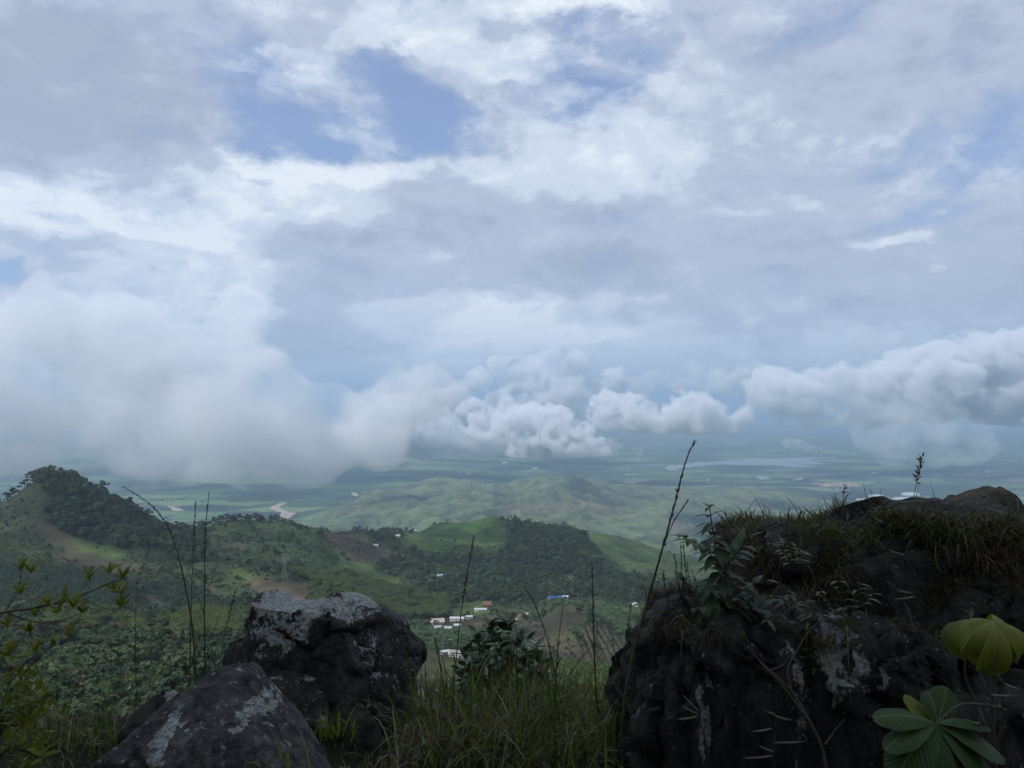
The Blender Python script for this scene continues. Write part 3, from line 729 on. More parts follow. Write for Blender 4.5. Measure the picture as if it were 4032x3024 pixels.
def banana(seed):
    r_ = np.random.default_rng(seed); parts = []
    for k in range(9):
        a = k / 9 * 2 * np.pi + r_.uniform(-.3, .3); b = np.array([math.cos(a), math.sin(a), 0]); s = np.array([-b[1], b[0], 0])
        ln = r_.uniform(.45, .62); up = r_.uniform(.25, .6); V = []
        for t in np.linspace(0, 1, 6):
            c = b * ln * t + np.array([0, 0, .5 + up * t - (up + .28) * t ** 2.2]); w = .085 * math.sin(math.pi * min(1, t * .92 + .08)) + .004
            V += [c - s * w - np.array([0, 0, w * .35]), c, c + s * w - np.array([0, 0, w * .35])]
        i = np.arange(5)[:, None] * 3
        Q = np.concatenate([np.concatenate([i, i + 1, i + 4, i + 3], 1), np.concatenate([i + 1, i + 2, i + 5, i + 4], 1)])
        parts.append((np.array(V), Q))
    return merge(parts), tube([(0, 0, -.05), (.01, 0, .3), (0, 0, .55)], [.05, .042, .03], 6)
def foliage_mat(name, c, var=.48, trans=.25, hue=.035, rough=.6, nscale=None):
    m, g = new_mat(name)
    rnd = g.n('ShaderNodeObjectInfo').outputs['Random']
    ps = g.n('ShaderNodeNewGeometry')
    rpi = ps.outputs['Random Per Island']
    hs = g.n('ShaderNodeHueSaturation', {'Hue': g.m('ADD', .5 - hue, g.m('MULTIPLY', rnd, 2 * hue)), 'Saturation': .9,
             'Value': g.m('ADD', 1 - var, g.m('MULTIPLY', g.m('ADD', g.m('MULTIPLY', rnd, .55), g.m('MULTIPLY', rpi, .45)), 2 * var)), 'Color': c4(c)}).outputs[0]
    b = g.n('ShaderNodeBsdfPrincipled', {'Base Color': hs, 'Roughness': rough, 'Specular IOR Level': .25})
    t = g.n('ShaderNodeBsdfTranslucent', {0: g.mix(1.0, hs, c4((1.3, 1.35, .7)), 'MULTIPLY')})
    mx = g.n('ShaderNodeMixShader', {0: trans, 1: b.outputs[0], 2: t.outputs[0]})
    return finish(m, g, mx.outputs[0])
M_LEAF = [foliage_mat('broadleaf_foliage', (.048, .078, .028)), foliage_mat('dark_foliage', (.032, .055, .024)), foliage_mat('pale_foliage', (.074, .104, .036))]
M_BAMB = foliage_mat('bamboo_foliage', (.088, .122, .030), .3, .3)
M_BUSH = foliage_mat('bush_foliage', (.048, .070, .024), .4)
M_COFF = foliage_mat('coffee_foliage', (.030, .055, .022), .3, .15)
M_BAN = foliage_mat('banana_foliage', (.058, .100, .032), .3, .3)
M_BARK = flatmat('bark', (.070, .058, .045), .9, 3.0, .3)
PROTO = {}
def make_proto(key, gen, mat):
    crown, trunk = gen
    mc = mesh_from(key + '_crown', *crown, smooth=False); mc.materials.append(mat)
    mt = mesh_from(key + '_trunk', *trunk); mt.materials.append(M_BARK)
    V, Q = merge([crown, trunk]); nf = len(crown[1])
    mm = mesh_from(key, V, Q, smooth=False); mm.materials.append(mat); mm.materials.append(M_BARK)
    mi = np.zeros(len(Q), np.int32); mi[nf:] = 1; mm.polygons.foreach_set('material_index', mi)
    PROTO[key] = (mc, mt, mm)
for k in range(5):
    make_proto('tree%d' % k, broadleaf(11 + k, clumps=9 + 2 * k, per=[52, 48, 44, 42, 60][k], flat=[.6, .5, .75, .45, .6][k], spread=[.34, .42, .30, .46, .36][k]), M_LEAF[k % 3])
for k in range(2): make_proto('bamboo%d' % k, bamboo_clump(31 + k), M_BAMB)
for k in range(2): make_proto('bush%d' % k, bush(41 + k), M_BUSH)
make_proto('coffee0', bush(45, 60, .2), M_COFF)
for k in range(2): make_proto('banana%d' % k, banana(51 + k), M_BAN)
make_proto('far0', broadleaf(61, 4, 13, .13, .7, .34), M_LEAF[1])
make_proto('far1', broadleaf(62, 4, 13, .13, .7, .38), M_LEAF[0])

# ================================================================== SCATTER
def scatter_nodes():
    nt = bpy.data.node_groups.new('scatter', 'GeometryNodeTree')
    nt.interface.new_socket('Geometry', in_out='INPUT', socket_type='NodeSocketGeometry')
    nt.interface.new_socket('Object', in_out='INPUT', socket_type='NodeSocketObject')
    nt.interface.new_socket('Geometry', in_out='OUTPUT', socket_type='NodeSocketGeometry')
    N = nt.nodes; L = nt.links
    gi, go = N.new('NodeGroupInput'), N.new('NodeGroupOutput')
    oi = N.new('GeometryNodeObjectInfo'); oi.inputs['As Instance'].default_value = True
    ip = N.new('GeometryNodeInstanceOnPoints')
    ar = N.new('GeometryNodeInputNamedAttribute'); ar.data_type = 'FLOAT_VECTOR'; ar.inputs[0].default_value = 'rot'
    as_ = N.new('GeometryNodeInputNamedAttribute'); as_.data_type = 'FLOAT'; as_.inputs[0].default_value = 'scl'
    L.new(gi.outputs[0], ip.inputs['Points']); L.new(gi.outputs[1], oi.inputs['Object']); L.new(oi.outputs['Geometry'], ip.inputs['Instance'])
    L.new(ar.outputs[0], ip.inputs['Rotation']); L.new(as_.outputs[0], ip.inputs['Scale']); L.new(ip.outputs[0], go.inputs[0])
    return nt
SCAT = scatter_nodes()
def scatter(name, proto, pts, scl, label, tilt=.06):
    if len(pts) == 0: return
    me = mesh_from(name, pts, [], False) if False else bpy.data.meshes.new(name)
    pts = np.asarray(pts, np.float32)
    me.vertices.add(len(pts)); me.vertices.foreach_set('co', pts.ravel())
    a = me.attributes.new('rot', 'FLOAT_VECTOR', 'POINT')
    rr = np.stack([rng.normal(0, tilt, len(pts)), rng.normal(0, tilt, len(pts)), rng.uniform(0, 6.28, len(pts))], 1).astype(np.float32)
    a.data.foreach_set('vector', rr.ravel())
    b = me.attributes.new('scl', 'FLOAT', 'POINT'); b.data.foreach_set('value', np.asarray(scl, np.float32))
    me.update()
    o = link(name, me)
    po = bpy.data.objects.new(proto + '_source', PROTO[proto][2])
    md = o.modifiers.new('scatter', 'NODES'); md.node_group = SCAT
    sid = [s.identifier for s in SCAT.interface.items_tree if s.in_out == 'INPUT' and s.name == 'Object'][0]
    md[sid] = po
    return tag(o, label, kind='stuff')
def sector(n, d0, d1, half=41.0):
    d = np.sqrt(rng.uniform(d0 ** 2, d1 ** 2, n)); a = rng.uniform(-R(half), R(half), n)
    # distance ahead d; x spans the field of view
    x = d * np.tan(a); keep = rng.uniform(0, 1, n) < 1
    return x[keep], d[keep]
TREES = []          # x, y, z, kind, size
def add(x, y, kinds, probs, lo, hi, mask):
    x, y = x[mask], y[mask]
    if len(x) == 0: return
    z = zat(x, y); k = rng.choice(len(kinds), len(x), p=probs); s = rng.uniform(lo, hi, len(x)) * rng.uniform(.85, 1.1, len(x))
    vis = visible(x, y, z + s * 1.05 + 2)
    for i in np.nonzero(vis)[0]: TREES.append((x[i], y[i], z[i], kinds[k[i]], s[i]))
bx_, by_ = sector(62000, 130, 1650)
bu, bv = pix(bx_, by_, zat(bx_, by_)); bc = classify(bu, bv, by_)
pr = rng.uniform(0, 1, len(bx_))
clump = fbm(bx_ / 45, by_ / 45, .4, 3)
def cl(*n): return np.isin(bc, [CLS.index(q) for q in n])
BT = ['tree0', 'tree1', 'tree2', 'tree3', 'tree4']; eq = [.2] * 5
add(bx_, by_, BT, eq, 5, 11, cl('forest') & (pr < .82))
add(bx_, by_, BT, eq, 11, 16, cl('forest') & (pr > .93))
add(bx_, by_, BT + ['bamboo0', 'bamboo1'], [.15] * 5 + [.125] * 2, 5, 10, cl('wood') & (pr < .88))
add(bx_, by_, BT, eq, 10, 14, cl('wood') & (pr > .94))
add(bx_, by_, ['bamboo0', 'bamboo1', 'tree2'], [.47, .47, .06], 7.5, 12.5, cl('bamboo') & (pr < .9))
add(bx_, by_, BT + ['bamboo0', 'banana0', 'bush0'], [.13] * 5 + [.08, .12, .15], 4.5, 10, cl('mixed') & (pr < .50 + .35 * clump))
add(bx_, by_, ['bush0', 'bush1'], [.5, .5], 1.2, 2.6, cl('scrub', 'green', 'mixed') & (pr > .62 - .25 * clump))
add(bx_, by_, BT, eq, 4, 9, cl('scrub', 'green') & (pr < .05 + .10 * (clump > .35)))
add(bx_, by_, ['bush0', 'bush1'], [.5, .5], .8, 2.2, cl('brush', 'brown', 'drysoil') & (pr < .55 + .3 * clump))
add(bx_, by_, BT, eq, 3, 6, cl('brush') & (pr > .93 - .1 * (clump > .2)))
add(bx_, by_, ['bush0', 'tree2'], [.8, .2], 1.2, 3.5, cl('pasture', 'lush', 'dry', 'soil') & (pr < .022))
add(bx_, by_, BT, eq, 4, 8, cl('coffee', 'plantation', 'banana') & (pr < .035))
b2x, b2y = sector(90000, 130, 1000)
b2c = classify(*pix(b2x, b2y, zat(b2x, b2y)), b2y)
b2p = rng.uniform(0, 1, len(b2x))
add(b2x, b2y, ['banana0', 'banana1'], [.5, .5], 3.2, 5.2, (b2c == CLS.index('banana')) & (b2p < .75))
b3x, b3y = sector(110000, 260, 1600)
b3c = classify(*pix(b3x, b3y, zat(b3x, b3y)), b3y); b3p = rng.uniform(0, 1, len(b3x)); b3k = fbm(b3x / 30, b3y / 30, .8, 3)
add(b3x, b3y, ['bush0', 'bush1'], [.5, .5], .7, 1.9, np.isin(b3c, [CLS.index(q) for q in ('green', 'scrub', 'mixed', 'brush')]) & (b3p < .35 + .5 * b3k))
add(b3x, b3y, ['bush0', 'bush1'], [.5, .5], .5, 1.3, np.isin(b3c, [CLS.index(q) for q in ('pasture', 'lush', 'brown', 'dry', 'soil')]) & (b3p < .04 + .22 * (b3k > .4)))
# coffee rows follow the slope: keep points near row lines
rowp = np.abs(((b2x * .35 + b2y) / 3.6) % 1 - .5)
add(b2x, b2y, ['coffee0'], [1.0], 1.5, 2.3, (b2c == CLS.index('coffee')) & (rowp < .26))
gx, gy = np.meshgrid(np.arange(20, 140, 4.6), np.arange(420, 760, 4.6)); gx, gy = gx.ravel() + rng.normal(0, .35, gx.size), gy.ravel() + rng.normal(0, .35, gy.size)
add(gx, gy, ['coffee0', 'bush0'], [.6, .4], 1.2, 2.0, classify(*pix(gx, gy, zat(gx, gy)), gy) == CLS.index('plantation'))

# single trees that the photograph shows one by one
def tree(key, p, size, label, cat='tree', group=None, rz=None, name=None):
    nm = name or {'t': 'broadleaf_tree', 'b': 'bamboo_clump'}[('b' if key.startswith('bam') else 't')]
    r = tag(empty(nm, p, random.uniform(0, 6.28) if rz is None else rz), label, cat, group)
    r.scale = (size * random.uniform(.9, 1.15), size * random.uniform(.9, 1.15), size)
    link('crown', PROTO[key][0], None, r); link('trunk', PROTO[key][1], None, r)
    return r
def tree_px(key, u, v, size, label, group=None, d=None):
    p = on_ground(u, v) if d is None else at(u, v, d)
    if d is not None: p[2] = float(zat(p[0], p[1]))
    p[2] -= .1
    return tree(key, p, size, label, group=group)
for i, (u, s) in enumerate([(845, 11), (868, 12), (890, 11), (912, 12.5), (935, 12), (957, 13), (985, 12), (1000, 10), (1022, 12), (1042, 11), (1084, 12.5)]):
    tree_px('tree%d' % (i % 5), u, 0, s, ['dark tree in the straight row along the left ridge crest', 'round-crowned tree standing alone at the right end of the ridge row'][i == 10],
            'trees in the ridge row' if i < 10 else None, d=1004 + (i % 3) * 4)
for i, (u, s) in enumerate([(1128, 6), (1150, 5), (1172, 5), (1195, 6), (1215, 5)]):
    tree_px('tree%d' % (i % 5), u, 0, s, 'small tree strung along the ridge right of the tree row', 'small trees along the ridge', d=1030 + u * .02)
for i, (u, s) in enumerate([(20, 11), (60, 12), (92, 12), (128, 14), (160, 15), (196, 16), (228, 15), (258, 14), (290, 14), (318, 13), (345, 12)]):
    tree_px('tree%d' % (i * 2 % 5), u, 0, s, 'tree on the skyline of the forested left hill', 'skyline trees of the left hill', d=903 + i % 3 * 3)
tree_px('tree3', 428, 0, 17, 'thin flat-topped tree rising above the right flank of the forested hill', d=902)
tree_px('tree1', 1398, 2108, 11, 'dark lone tree standing up from the brown saddle', d=1150)
tree_px('bamboo0', 2310, 2215, 26, 'broad pale bamboo stand beside the green pasture at right')
tree_px('bamboo1', 2340, 2225, 22, 'smaller pale bamboo stand just right of the broad one')
tree_px('tree4', 2466, 2385, 12, 'dark round tree in the small meadow right of the blue roof')
tree_px('tree0', 2285, 2420, 9, 'rounded tree at the corner of the furrowed brown field')
tree_px('tree2', 2275, 2545, 13, 'dark bushy tree between the bare slope and the row plantation')
tree_px('tree2', 1960, 2360, 14, 'tall dark tree right of the brown tiled house')
tree_px('tree4', 2010, 2350, 14, 'second tall dark tree right of the brown tiled house')
tree_px('tree1', 1900, 2345, 13, 'dark tree directly behind the brown tiled house')
# the largest of the rest as single trees, everything else as one mass per kind
TR = TREES
big = np.array([t[4] / t[1] if t[3][0] in 'tb' and t[3][:2] != 'bu' and t[3][:3] != 'ban' else 0 for t in TR])
tu, tv = pix(np.array([t[0] for t in TR]), np.array([t[1] for t in TR]), np.array([t[2] + t[4] * .7 for t in TR]))
inside = (tu > 0) & (tu < 2480) & (tv < 3000) & ~((tu > 900) & (tu < 1660) & (tv > 2360)) & ~((tu > 400) & (tu < 1300) & (tv > 2850))
inside &= (tu < 1700) | ((tu > 2200) & (tu < 2480) & (tv < 2850))
order = np.argsort(-(big * inside))[:170]
single = set(int(i) for i in order if big[i] > 0 and inside[i])
for i in sorted(single):
    x, y, z, k, s = TR[i]
    if tu[i] < 1700:
        lab = 'in the near wood, ' + ('at the left edge' if tu[i] < 250 else 'behind the yellow-green shrub' if tu[i] < 520 else 'left of the tall stalks' if tu[i] < 760 else 'between the stalks and boulder')
        lab += ', ' + ('upper rim' if tv[i] < 2480 else 'middle belt' if tv[i] < 2580 else 'lower belt' if tv[i] < 2690 else 'lowest and nearest'); gr = 'near wood on the left'
    else:
        lab = 'in the thicket below the grass clump, ' + ('left part' if tu[i] < 2100 else 'middle part' if tu[i] < 2300 else 'beside the outcrop') + ', ' + ('upper' if tv[i] < 2700 else 'middle' if tv[i] < 2800 else 'lower'); gr = 'thicket below the grass'
    sz = 'tall ' if s > 9.8 else 'small ' if s < 8 else 'mid-sized '
    if k.startswith('bam'): tree(k, (x, y, z - .1), s, sz + 'feathery bamboo clump ' + lab, 'bamboo', 'bamboo of the ' + gr)
    else: tree(k, (x, y, z - .1), s, sz + {'tree0': 'broadleaf tree ', 'tree1': 'dark broadleaf tree ', 'tree2': 'pale narrow tree ', 'tree3': 'flat-crowned tree ', 'tree4': 'dark dense tree '}[k] + lab, 'tree', 'trees of the ' + gr)
by = {}
for i, t in enumerate(TR):
    if i not in single: by.setdefault(t[3], []).append(t)
NM = {'tree': 'woodland', 'bamb': 'bamboo_thicket', 'bush': 'scrub', 'coff': 'coffee_plantation', 'bana': 'banana_grove'}
LB = {'tree': 'dark green woodland covering the hills and gullies', 'bamb': 'yellow-green bamboo thickets on the slopes', 'bush': 'low scrub dotted over the slopes', 'coff': 'rows of dark coffee bushes on the left slope', 'bana': 'banana plants around the farms'}
for k, l in sorted(by.items()):
    scatter(NM[k[:4]], k, [(t[0], t[1], t[2] - .1) for t in l], [t[4] for t in l], LB[k[:4]])
# foothills and plain
fx, fd = sector(110000, 2300, 7000)
fz = zat(fx, fd); fk = ridged(fx / 620 + 9.2, fd / 620, 5, 0.55) * .55 + .6 * fbm(fx / 520, fd / 520, .5, 5)
ok = (fz > PLAIN + 12) & (fk < rng.normal(-.15, .25, len(fx))) & visible(fx, fd, fz + 9)
h = rng.uniform(0, 1, len(fx)) < .5
for q, kk in ((ok & h, 'far0'), (ok & ~h, 'far1')):
    scatter('far_woodland', kk, np.stack([fx, fd, fz], 1)[q], rng.uniform(6, 12, q.sum()), 'hazy woodland in the folds of the foothills')
px_, pd_ = sector(60000, 4300, 15000)
pz = zat(px_, pd_)
line = np.abs(vnoise(px_ / 900 + 3, pd_ / 900)) < .035
wd = fbm(px_ / 1500 + 8, pd_ / 1500, .1, 4) > .62
ok = (pz < PLAIN + 6) & (line | (wd & (rng.uniform(0, 1, len(px_)) < .5))) & visible(px_, pd_, pz + 14)
scatter('far_woodland', 'far0', np.stack([px_, pd_, pz], 1)[ok], rng.uniform(9, 17, ok.sum()), 'dark tree lines and copses on the plain')

# ================================================================== HOUSES
WALLC = {}
def paint(name, c, rough=.7):
    if name not in WALLC: WALLC[name] = flatmat(name, c, rough, .9, .16)
    return WALLC[name]
M_GLASS = flatmat('window_pane', (.02, .025, .03), .15, 1.0, .1, .5)
M_DOOR = flatmat('door_paint', (.10, .06, .04), .6, 1.0, .2)
def bxm(x0, x1, y0, y1, z0, z1):
    V = np.array([(x0, y0, z0), (x1, y0, z0), (x1, y1, z0), (x0, y1, z0), (x0, y0, z1), (x1, y0, z1), (x1, y1, z1), (x0, y1, z1)], float)
    return V, np.array([(0, 3, 2, 1), (4, 5, 6, 7), (0, 1, 5, 4), (1, 2, 6, 5), (2, 3, 7, 6), (3, 0, 4, 7)])
def roof_mat(name, c, rust=None):
    m, g = new_mat(name)
    tc = g.n('ShaderNodeTexCoord').outputs['Object']
    w = g.n('ShaderNodeTexWave', {'Vector': tc, 'Scale': 1.6, 'Distortion': .3}, bands_direction='X').outputs[0]
    n = g.noise(tc, .5, 4.0, .6)
    col = g.mix(w, c4([x * .82 for x in c]), c4(c))
    if rust: col = g.mix(g.ss(n, .47, .55), col, c4(rust))
    else: col = g.mix(g.ss(n, .5, .75, 0, .5), col, c4([x * .6 for x in c]))
    b = g.n('ShaderNodeBsdfPrincipled', {'Base Color': col, 'Roughness': .5, 'Metallic': .0, 'Specular IOR Level': .4})
    return finish(m, g, b.outputs[0])
RM = {'white': roof_mat('white_roof', (.50, .52, .54)), 'tin': roof_mat('tin_roof', (.34, .38, .42)), 'rust': roof_mat('rusty_roof', (.42, .44, .45), (.36, .25, .13)),
      'blue': roof_mat('blue_roof', (.05, .14, .42)), 'tile': roof_mat('tile_roof', (.17, .085, .055)), 'terra': roof_mat('terracotta_roof', (.20, .115, .08)), 'pale': roof_mat('pale_roof', (.40, .42, .43), (.26, .22, .18))}
def house(label, u, v, wpx, roof, name='farmhouse', cat='house', ratio=.6, hgt=2.6, wall=('white_wall', (.62, .60, .56)), rz=0.0, group=None, pitch=.24):
    p = on_ground(u, v); d = p[1]; w = max(wpx * .82 * d / F, 2.5); dp = w * ratio
    h = min(hgt, w * .6)
    root = tag(empty(name, (p[0], p[1], p[2] - .2), rz), label, cat, group)
    wl = link('wall', mesh_from('wall', *bxm(-w / 2, w / 2, -dp / 2, dp / 2, -1.5, h), smooth=False), paint(*wall), root)
    o = .45; rh = dp * pitch + .3
    V = [(-w / 2 - o, -dp / 2 - o, h - .05), (w / 2 + o, -dp / 2 - o, h - .05), (w / 2 + o, 0, h + rh), (-w / 2 - o, 0, h + rh), (-w / 2 - o, dp / 2 + o, h - .05), (w / 2 + o, dp / 2 + o, h - .05)]
    V += [(x, y, z - .14) for x, y, z in V]
    Q = [(0, 1, 2, 3), (3, 2, 5, 4), (6, 9, 8, 7), (9, 10, 11, 8), (0, 6, 7, 1), (4, 5, 11, 10), (0, 3, 9, 6), (3, 4, 10, 9), (1, 7, 8, 2), (2, 8, 11, 5)]
    link('roof', mesh_from('roof', V, Q, smooth=False), RM[roof], root)
    gv = [(-w / 2, -dp / 2, h), (-w / 2, dp / 2, h), (-w / 2, 0, h + rh - .16), (w / 2, -dp / 2, h), (w / 2, dp / 2, h), (w / 2, 0, h + rh - .16)]
    link('gable', mesh_from('gable', gv, [(0, 2, 1), (3, 4, 5)], smooth=False), paint(*wall), root)
    yf = -dp / 2
    link('door', mesh_from('door', *bxm(-w * .06 - .45, -w * .06 + .45, yf - .05, yf + .02, -.2, min(2.0, h * .8)), smooth=False), M_DOOR, root)
    for s in (-.32, .28):
        link('window', mesh_from('window', *bxm(w * s - .5, w * s + .5, yf - .04, yf + .02, h * .35, h * .75), smooth=False), M_GLASS, root)
    return root
H = house
H('tin shed with a rust-tan left roof, beside the pale farm roofs', 1722, 2456, 60, 'rust', 'farm_shed', 'shed', .8, rz=.25)
H('long low shed with a white roof right of the rust-tan shed', 1800, 2444, 66, 'white', 'farm_shed', 'shed', .3, rz=-.05)
H('short white-roofed shed ending the row of farm roofs', 1848, 2438, 28, 'white', 'farm_shed', 'shed', .5)
H('blue-grey tin hut below the rust-tan shed', 1724, 2480, 34, 'tin', 'farm_shed', 'shed', .75, rz=.2)
H('dull grey tin hut between the blue-grey hut and white hut', 1766, 2482, 34, 'pale', 'farm_shed', 'shed', .7, rz=-.3)
H('small white hut below the long white-roofed shed', 1800, 2472, 28, 'white', 'farm_shed', 'shed', .6)
H('farmhouse with a striped pale tin roof behind the shrub', 1800, 2586, 70, 'pale', 'farmhouse', 'house', .75, rz=-.25)
H('low white lean-to left of the striped tin roof', 1752, 2578, 36, 'white', 'farm_shed', 'shed', .5, rz=.2)
H('long cream greenhouse roof below the brown tiled house', 1892, 2404, 56, 'white', 'farm_shed', 'shed', .28, hgt=1.6)
H('brown tiled house with a reddish wall among dark trees', 1918, 2388, 40, 'tile', 'farmhouse', 'house', .8, wall=('red_wall', (.22, .11, .09)), pitch=.4)
H('tiny white tank house behind the brown tiled house', 1898, 2358, 12, 'white', 'farm_shed', 'shed', .9)
H('farm building with a bright blue roof', 2172, 2362, 36, 'blue', 'farmhouse', 'house', .5)
H('narrow annex with blue roof right of the blue building', 2206, 2358, 22, 'blue', 'farm_shed', 'shed', .6)
H('white-roofed shed touching the blue roofs', 2226, 2357, 26, 'white', 'farm_shed', 'shed', .5)
H('house with a terracotta roof left of the furrowed field', 2048, 2438, 42, 'terra', 'farmhouse', 'house', .8, rz=.2, pitch=.35)
H('slim white block left of the terracotta roof', 2018, 2436, 13, 'white', 'farmhouse', 'house', .9, hgt=6)
H('white hut right of the terracotta roof', 2076, 2424, 18, 'white', 'farm_shed', 'shed', .6)
H('white cottage high on the left of the green hill', 1566, 2114, 22, 'white')
H('small pale hut below the crest of the green hill', 1636, 2094, 10, 'white', 'farm_shed', 'shed')
H('tin-roofed hut at the foot of the brown saddle', 1481, 2152, 22, 'tin', 'farm_shed', 'shed', .5)
H('pale cottage among trees under the brown saddle', 1580, 2192, 16, 'pale')
H('blue-grey roofed house in the woods of the middle valley', 1732, 2272, 26, 'tin', rz=.4)
H('white hut just above the blue-grey roofed house', 1752, 2256, 14, 'white', 'farm_shed', 'shed')
H('small white house below the wooded hillside', 2233, 2300, 16, 'white')
H('white house with a brown roof at the right wood edge', 2545, 2300, 30, 'tile', rz=.2)
H('white shed left of the brown-roofed wood-edge house', 2520, 2292, 14, 'white', 'farm_shed', 'shed')
H('pale house behind the brown-roofed wood-edge house', 2580, 2290, 18, 'pale')
H('white cottage in the trees near the outcrop edge', 2498, 2384, 18, 'white', rz=.5)
H('pale hut below the cottage near the outcrop edge', 2508, 2392, 9, 'white', 'farm_shed', 'shed')
H('cream hut alone above the bamboo at bottom centre', 2278, 2662, 18, 'pale', 'farm_shed', 'shed', .6)
H('tiny white hut above the striped tin roof', 1770, 2528, 8, 'white', 'farm_shed', 'shed')
# far works and sheds on the plain
for i, (u, v, w, rt, lb) in enumerate([(3450, 1958, 60, .5, 'left white hall of the far works above the outcrop'), (3585, 1952, 70, .6, 'rear white hall of the far works above the outcrop'), (3560, 1972, 100, .5, 'long front white hall of the far works above the outcrop'),
        (3640, 1968, 50, .6, 'right white hall of the far works above the outcrop'), (3390, 1972, 40, .4, 'small pale hall left of the far works'),
        (1985, 1824, 28, .4, 'white shed far out on the plain below the low clouds'), (2108, 1848, 30, .4, 'white shed far out on the plain, mid left'), (1845, 1868, 20, .5, 'pale far shed left of the two white plain sheds'),
        (2790, 1893, 12, .5, 'tiny white building far beyond the foothills, below the lake'), (3090, 1900, 10, .5, 'tiny pale building below the twin ponds')]):
    H(lb, u, v, w, 'white', 'factory_hall', 'building', rt, hgt=9, wall=('hall_wall', (.50, .50, .48)))

# ================================================================== POWER LINE
M_STEEL = flatmat('galvanised_steel', (.32, .33, .34), .5, 1.0, .1)
def pylon(p, h, label, rz=0.0):
    root = tag(empty('power_pylon', p, rz), label, 'pylon', 'power pylons')
    b, t = h * .105, h * .022
    def at_h(q): return b + (t - b) * min(1, q / .72)
    for sx in (-1, 1):
        for sy in (-1, 1):
            pts = [(sx * at_h(q) , sy * at_h(q), q * h) for q in (-.03, .25, .5, .72, 1.0)]
            link('leg', mesh_from('leg', *tube(pts, .0034 * h, 4)), M_STEEL, root)
    br = []
    lv = [0, .14, .27, .39, .5, .6, .7, .8, .9, 1.0]
    for a, c in zip(lv[:-1], lv[1:]):
        for (sx, sy, tx, ty) in ((-1, -1, 1, -1), (1, -1, -1, -1), (-1, 1, 1, 1), (1, 1, -1, 1), (-1, -1, -1, 1), (-1, 1, -1, -1), (1, -1, 1, 1), (1, 1, 1, -1)):
            br.append(tube([(sx * at_h(a), sy * at_h(a), a * h), (tx * at_h(c), ty * at_h(c), c * h)], .0018 * h, 3))
    link('bracing', mesh_from('bracing', *merge(br)), M_STEEL, root)
    for q, w in ((.72, .20), (.84, .17), (.96, .13)):
        link('crossarm', mesh_from('crossarm', *merge([tube([(-w * h, 0, q * h), (w * h, 0, q * h)], .006 * h, 4), tube([(-w * h, 0, q * h), (0, 0, (q + .045) * h), (w * h, 0, q * h)], .004 * h, 3)])), M_STEEL, root)
    return root
pA = on_ground(1120, 2275); hA = 92 * pA[1] / F
pylon(pA, hA, 'lattice pylon on the green slope above the brown tilled field', .5)
pB = on_ground(2424, 2122, 1700); pylon(pB, 52 * pB[1] / F, 'small far lattice pylon right of the wooded hill', .2)
pC = on_ground(2140, 1950, 2500); pylon(pC, 46 * pC[1] / F, 'faint lattice pylon on the hazy foothill ridge', .2)
pD = np.array(at(-420, 2200, 620)); pD[2] = float(zat(pD[0], pD[1]))
pylon(pD, 46.0, 'lattice pylon on the left slope beyond the forested hill', .5)
M_WIRE = flatmat('wire', (.05, .05, .055), .6, 1.0, .1)
wr = tag(empty('power_line', tuple(pD)), 'dark power wires strung across the left slope', 'power line')
for k, (q, sx) in enumerate(((.72, -1), (.72, 1), (.84, -1), (.84, 1), (.96, 0))):
    w = {.72: .20, .84: .17, .96: 0}[q]
    dr = np.array([math.cos(.5), math.sin(.5), 0])
    a_ = pD + dr * sx * w * 46 + np.array([0, 0, q * 46]); b_ = pA + dr * sx * w * hA + np.array([0, 0, q * hA])
    t = np.linspace(0, 1, 24)[:, None]
    pth = a_ + (b_ - a_) * t - np.array([0, 0, 1]) * (14 * 4 * t * (1 - t)) - pD
    link('wire', mesh_from('wire', *tube(pth, .07, 4)), M_WIRE, wr)

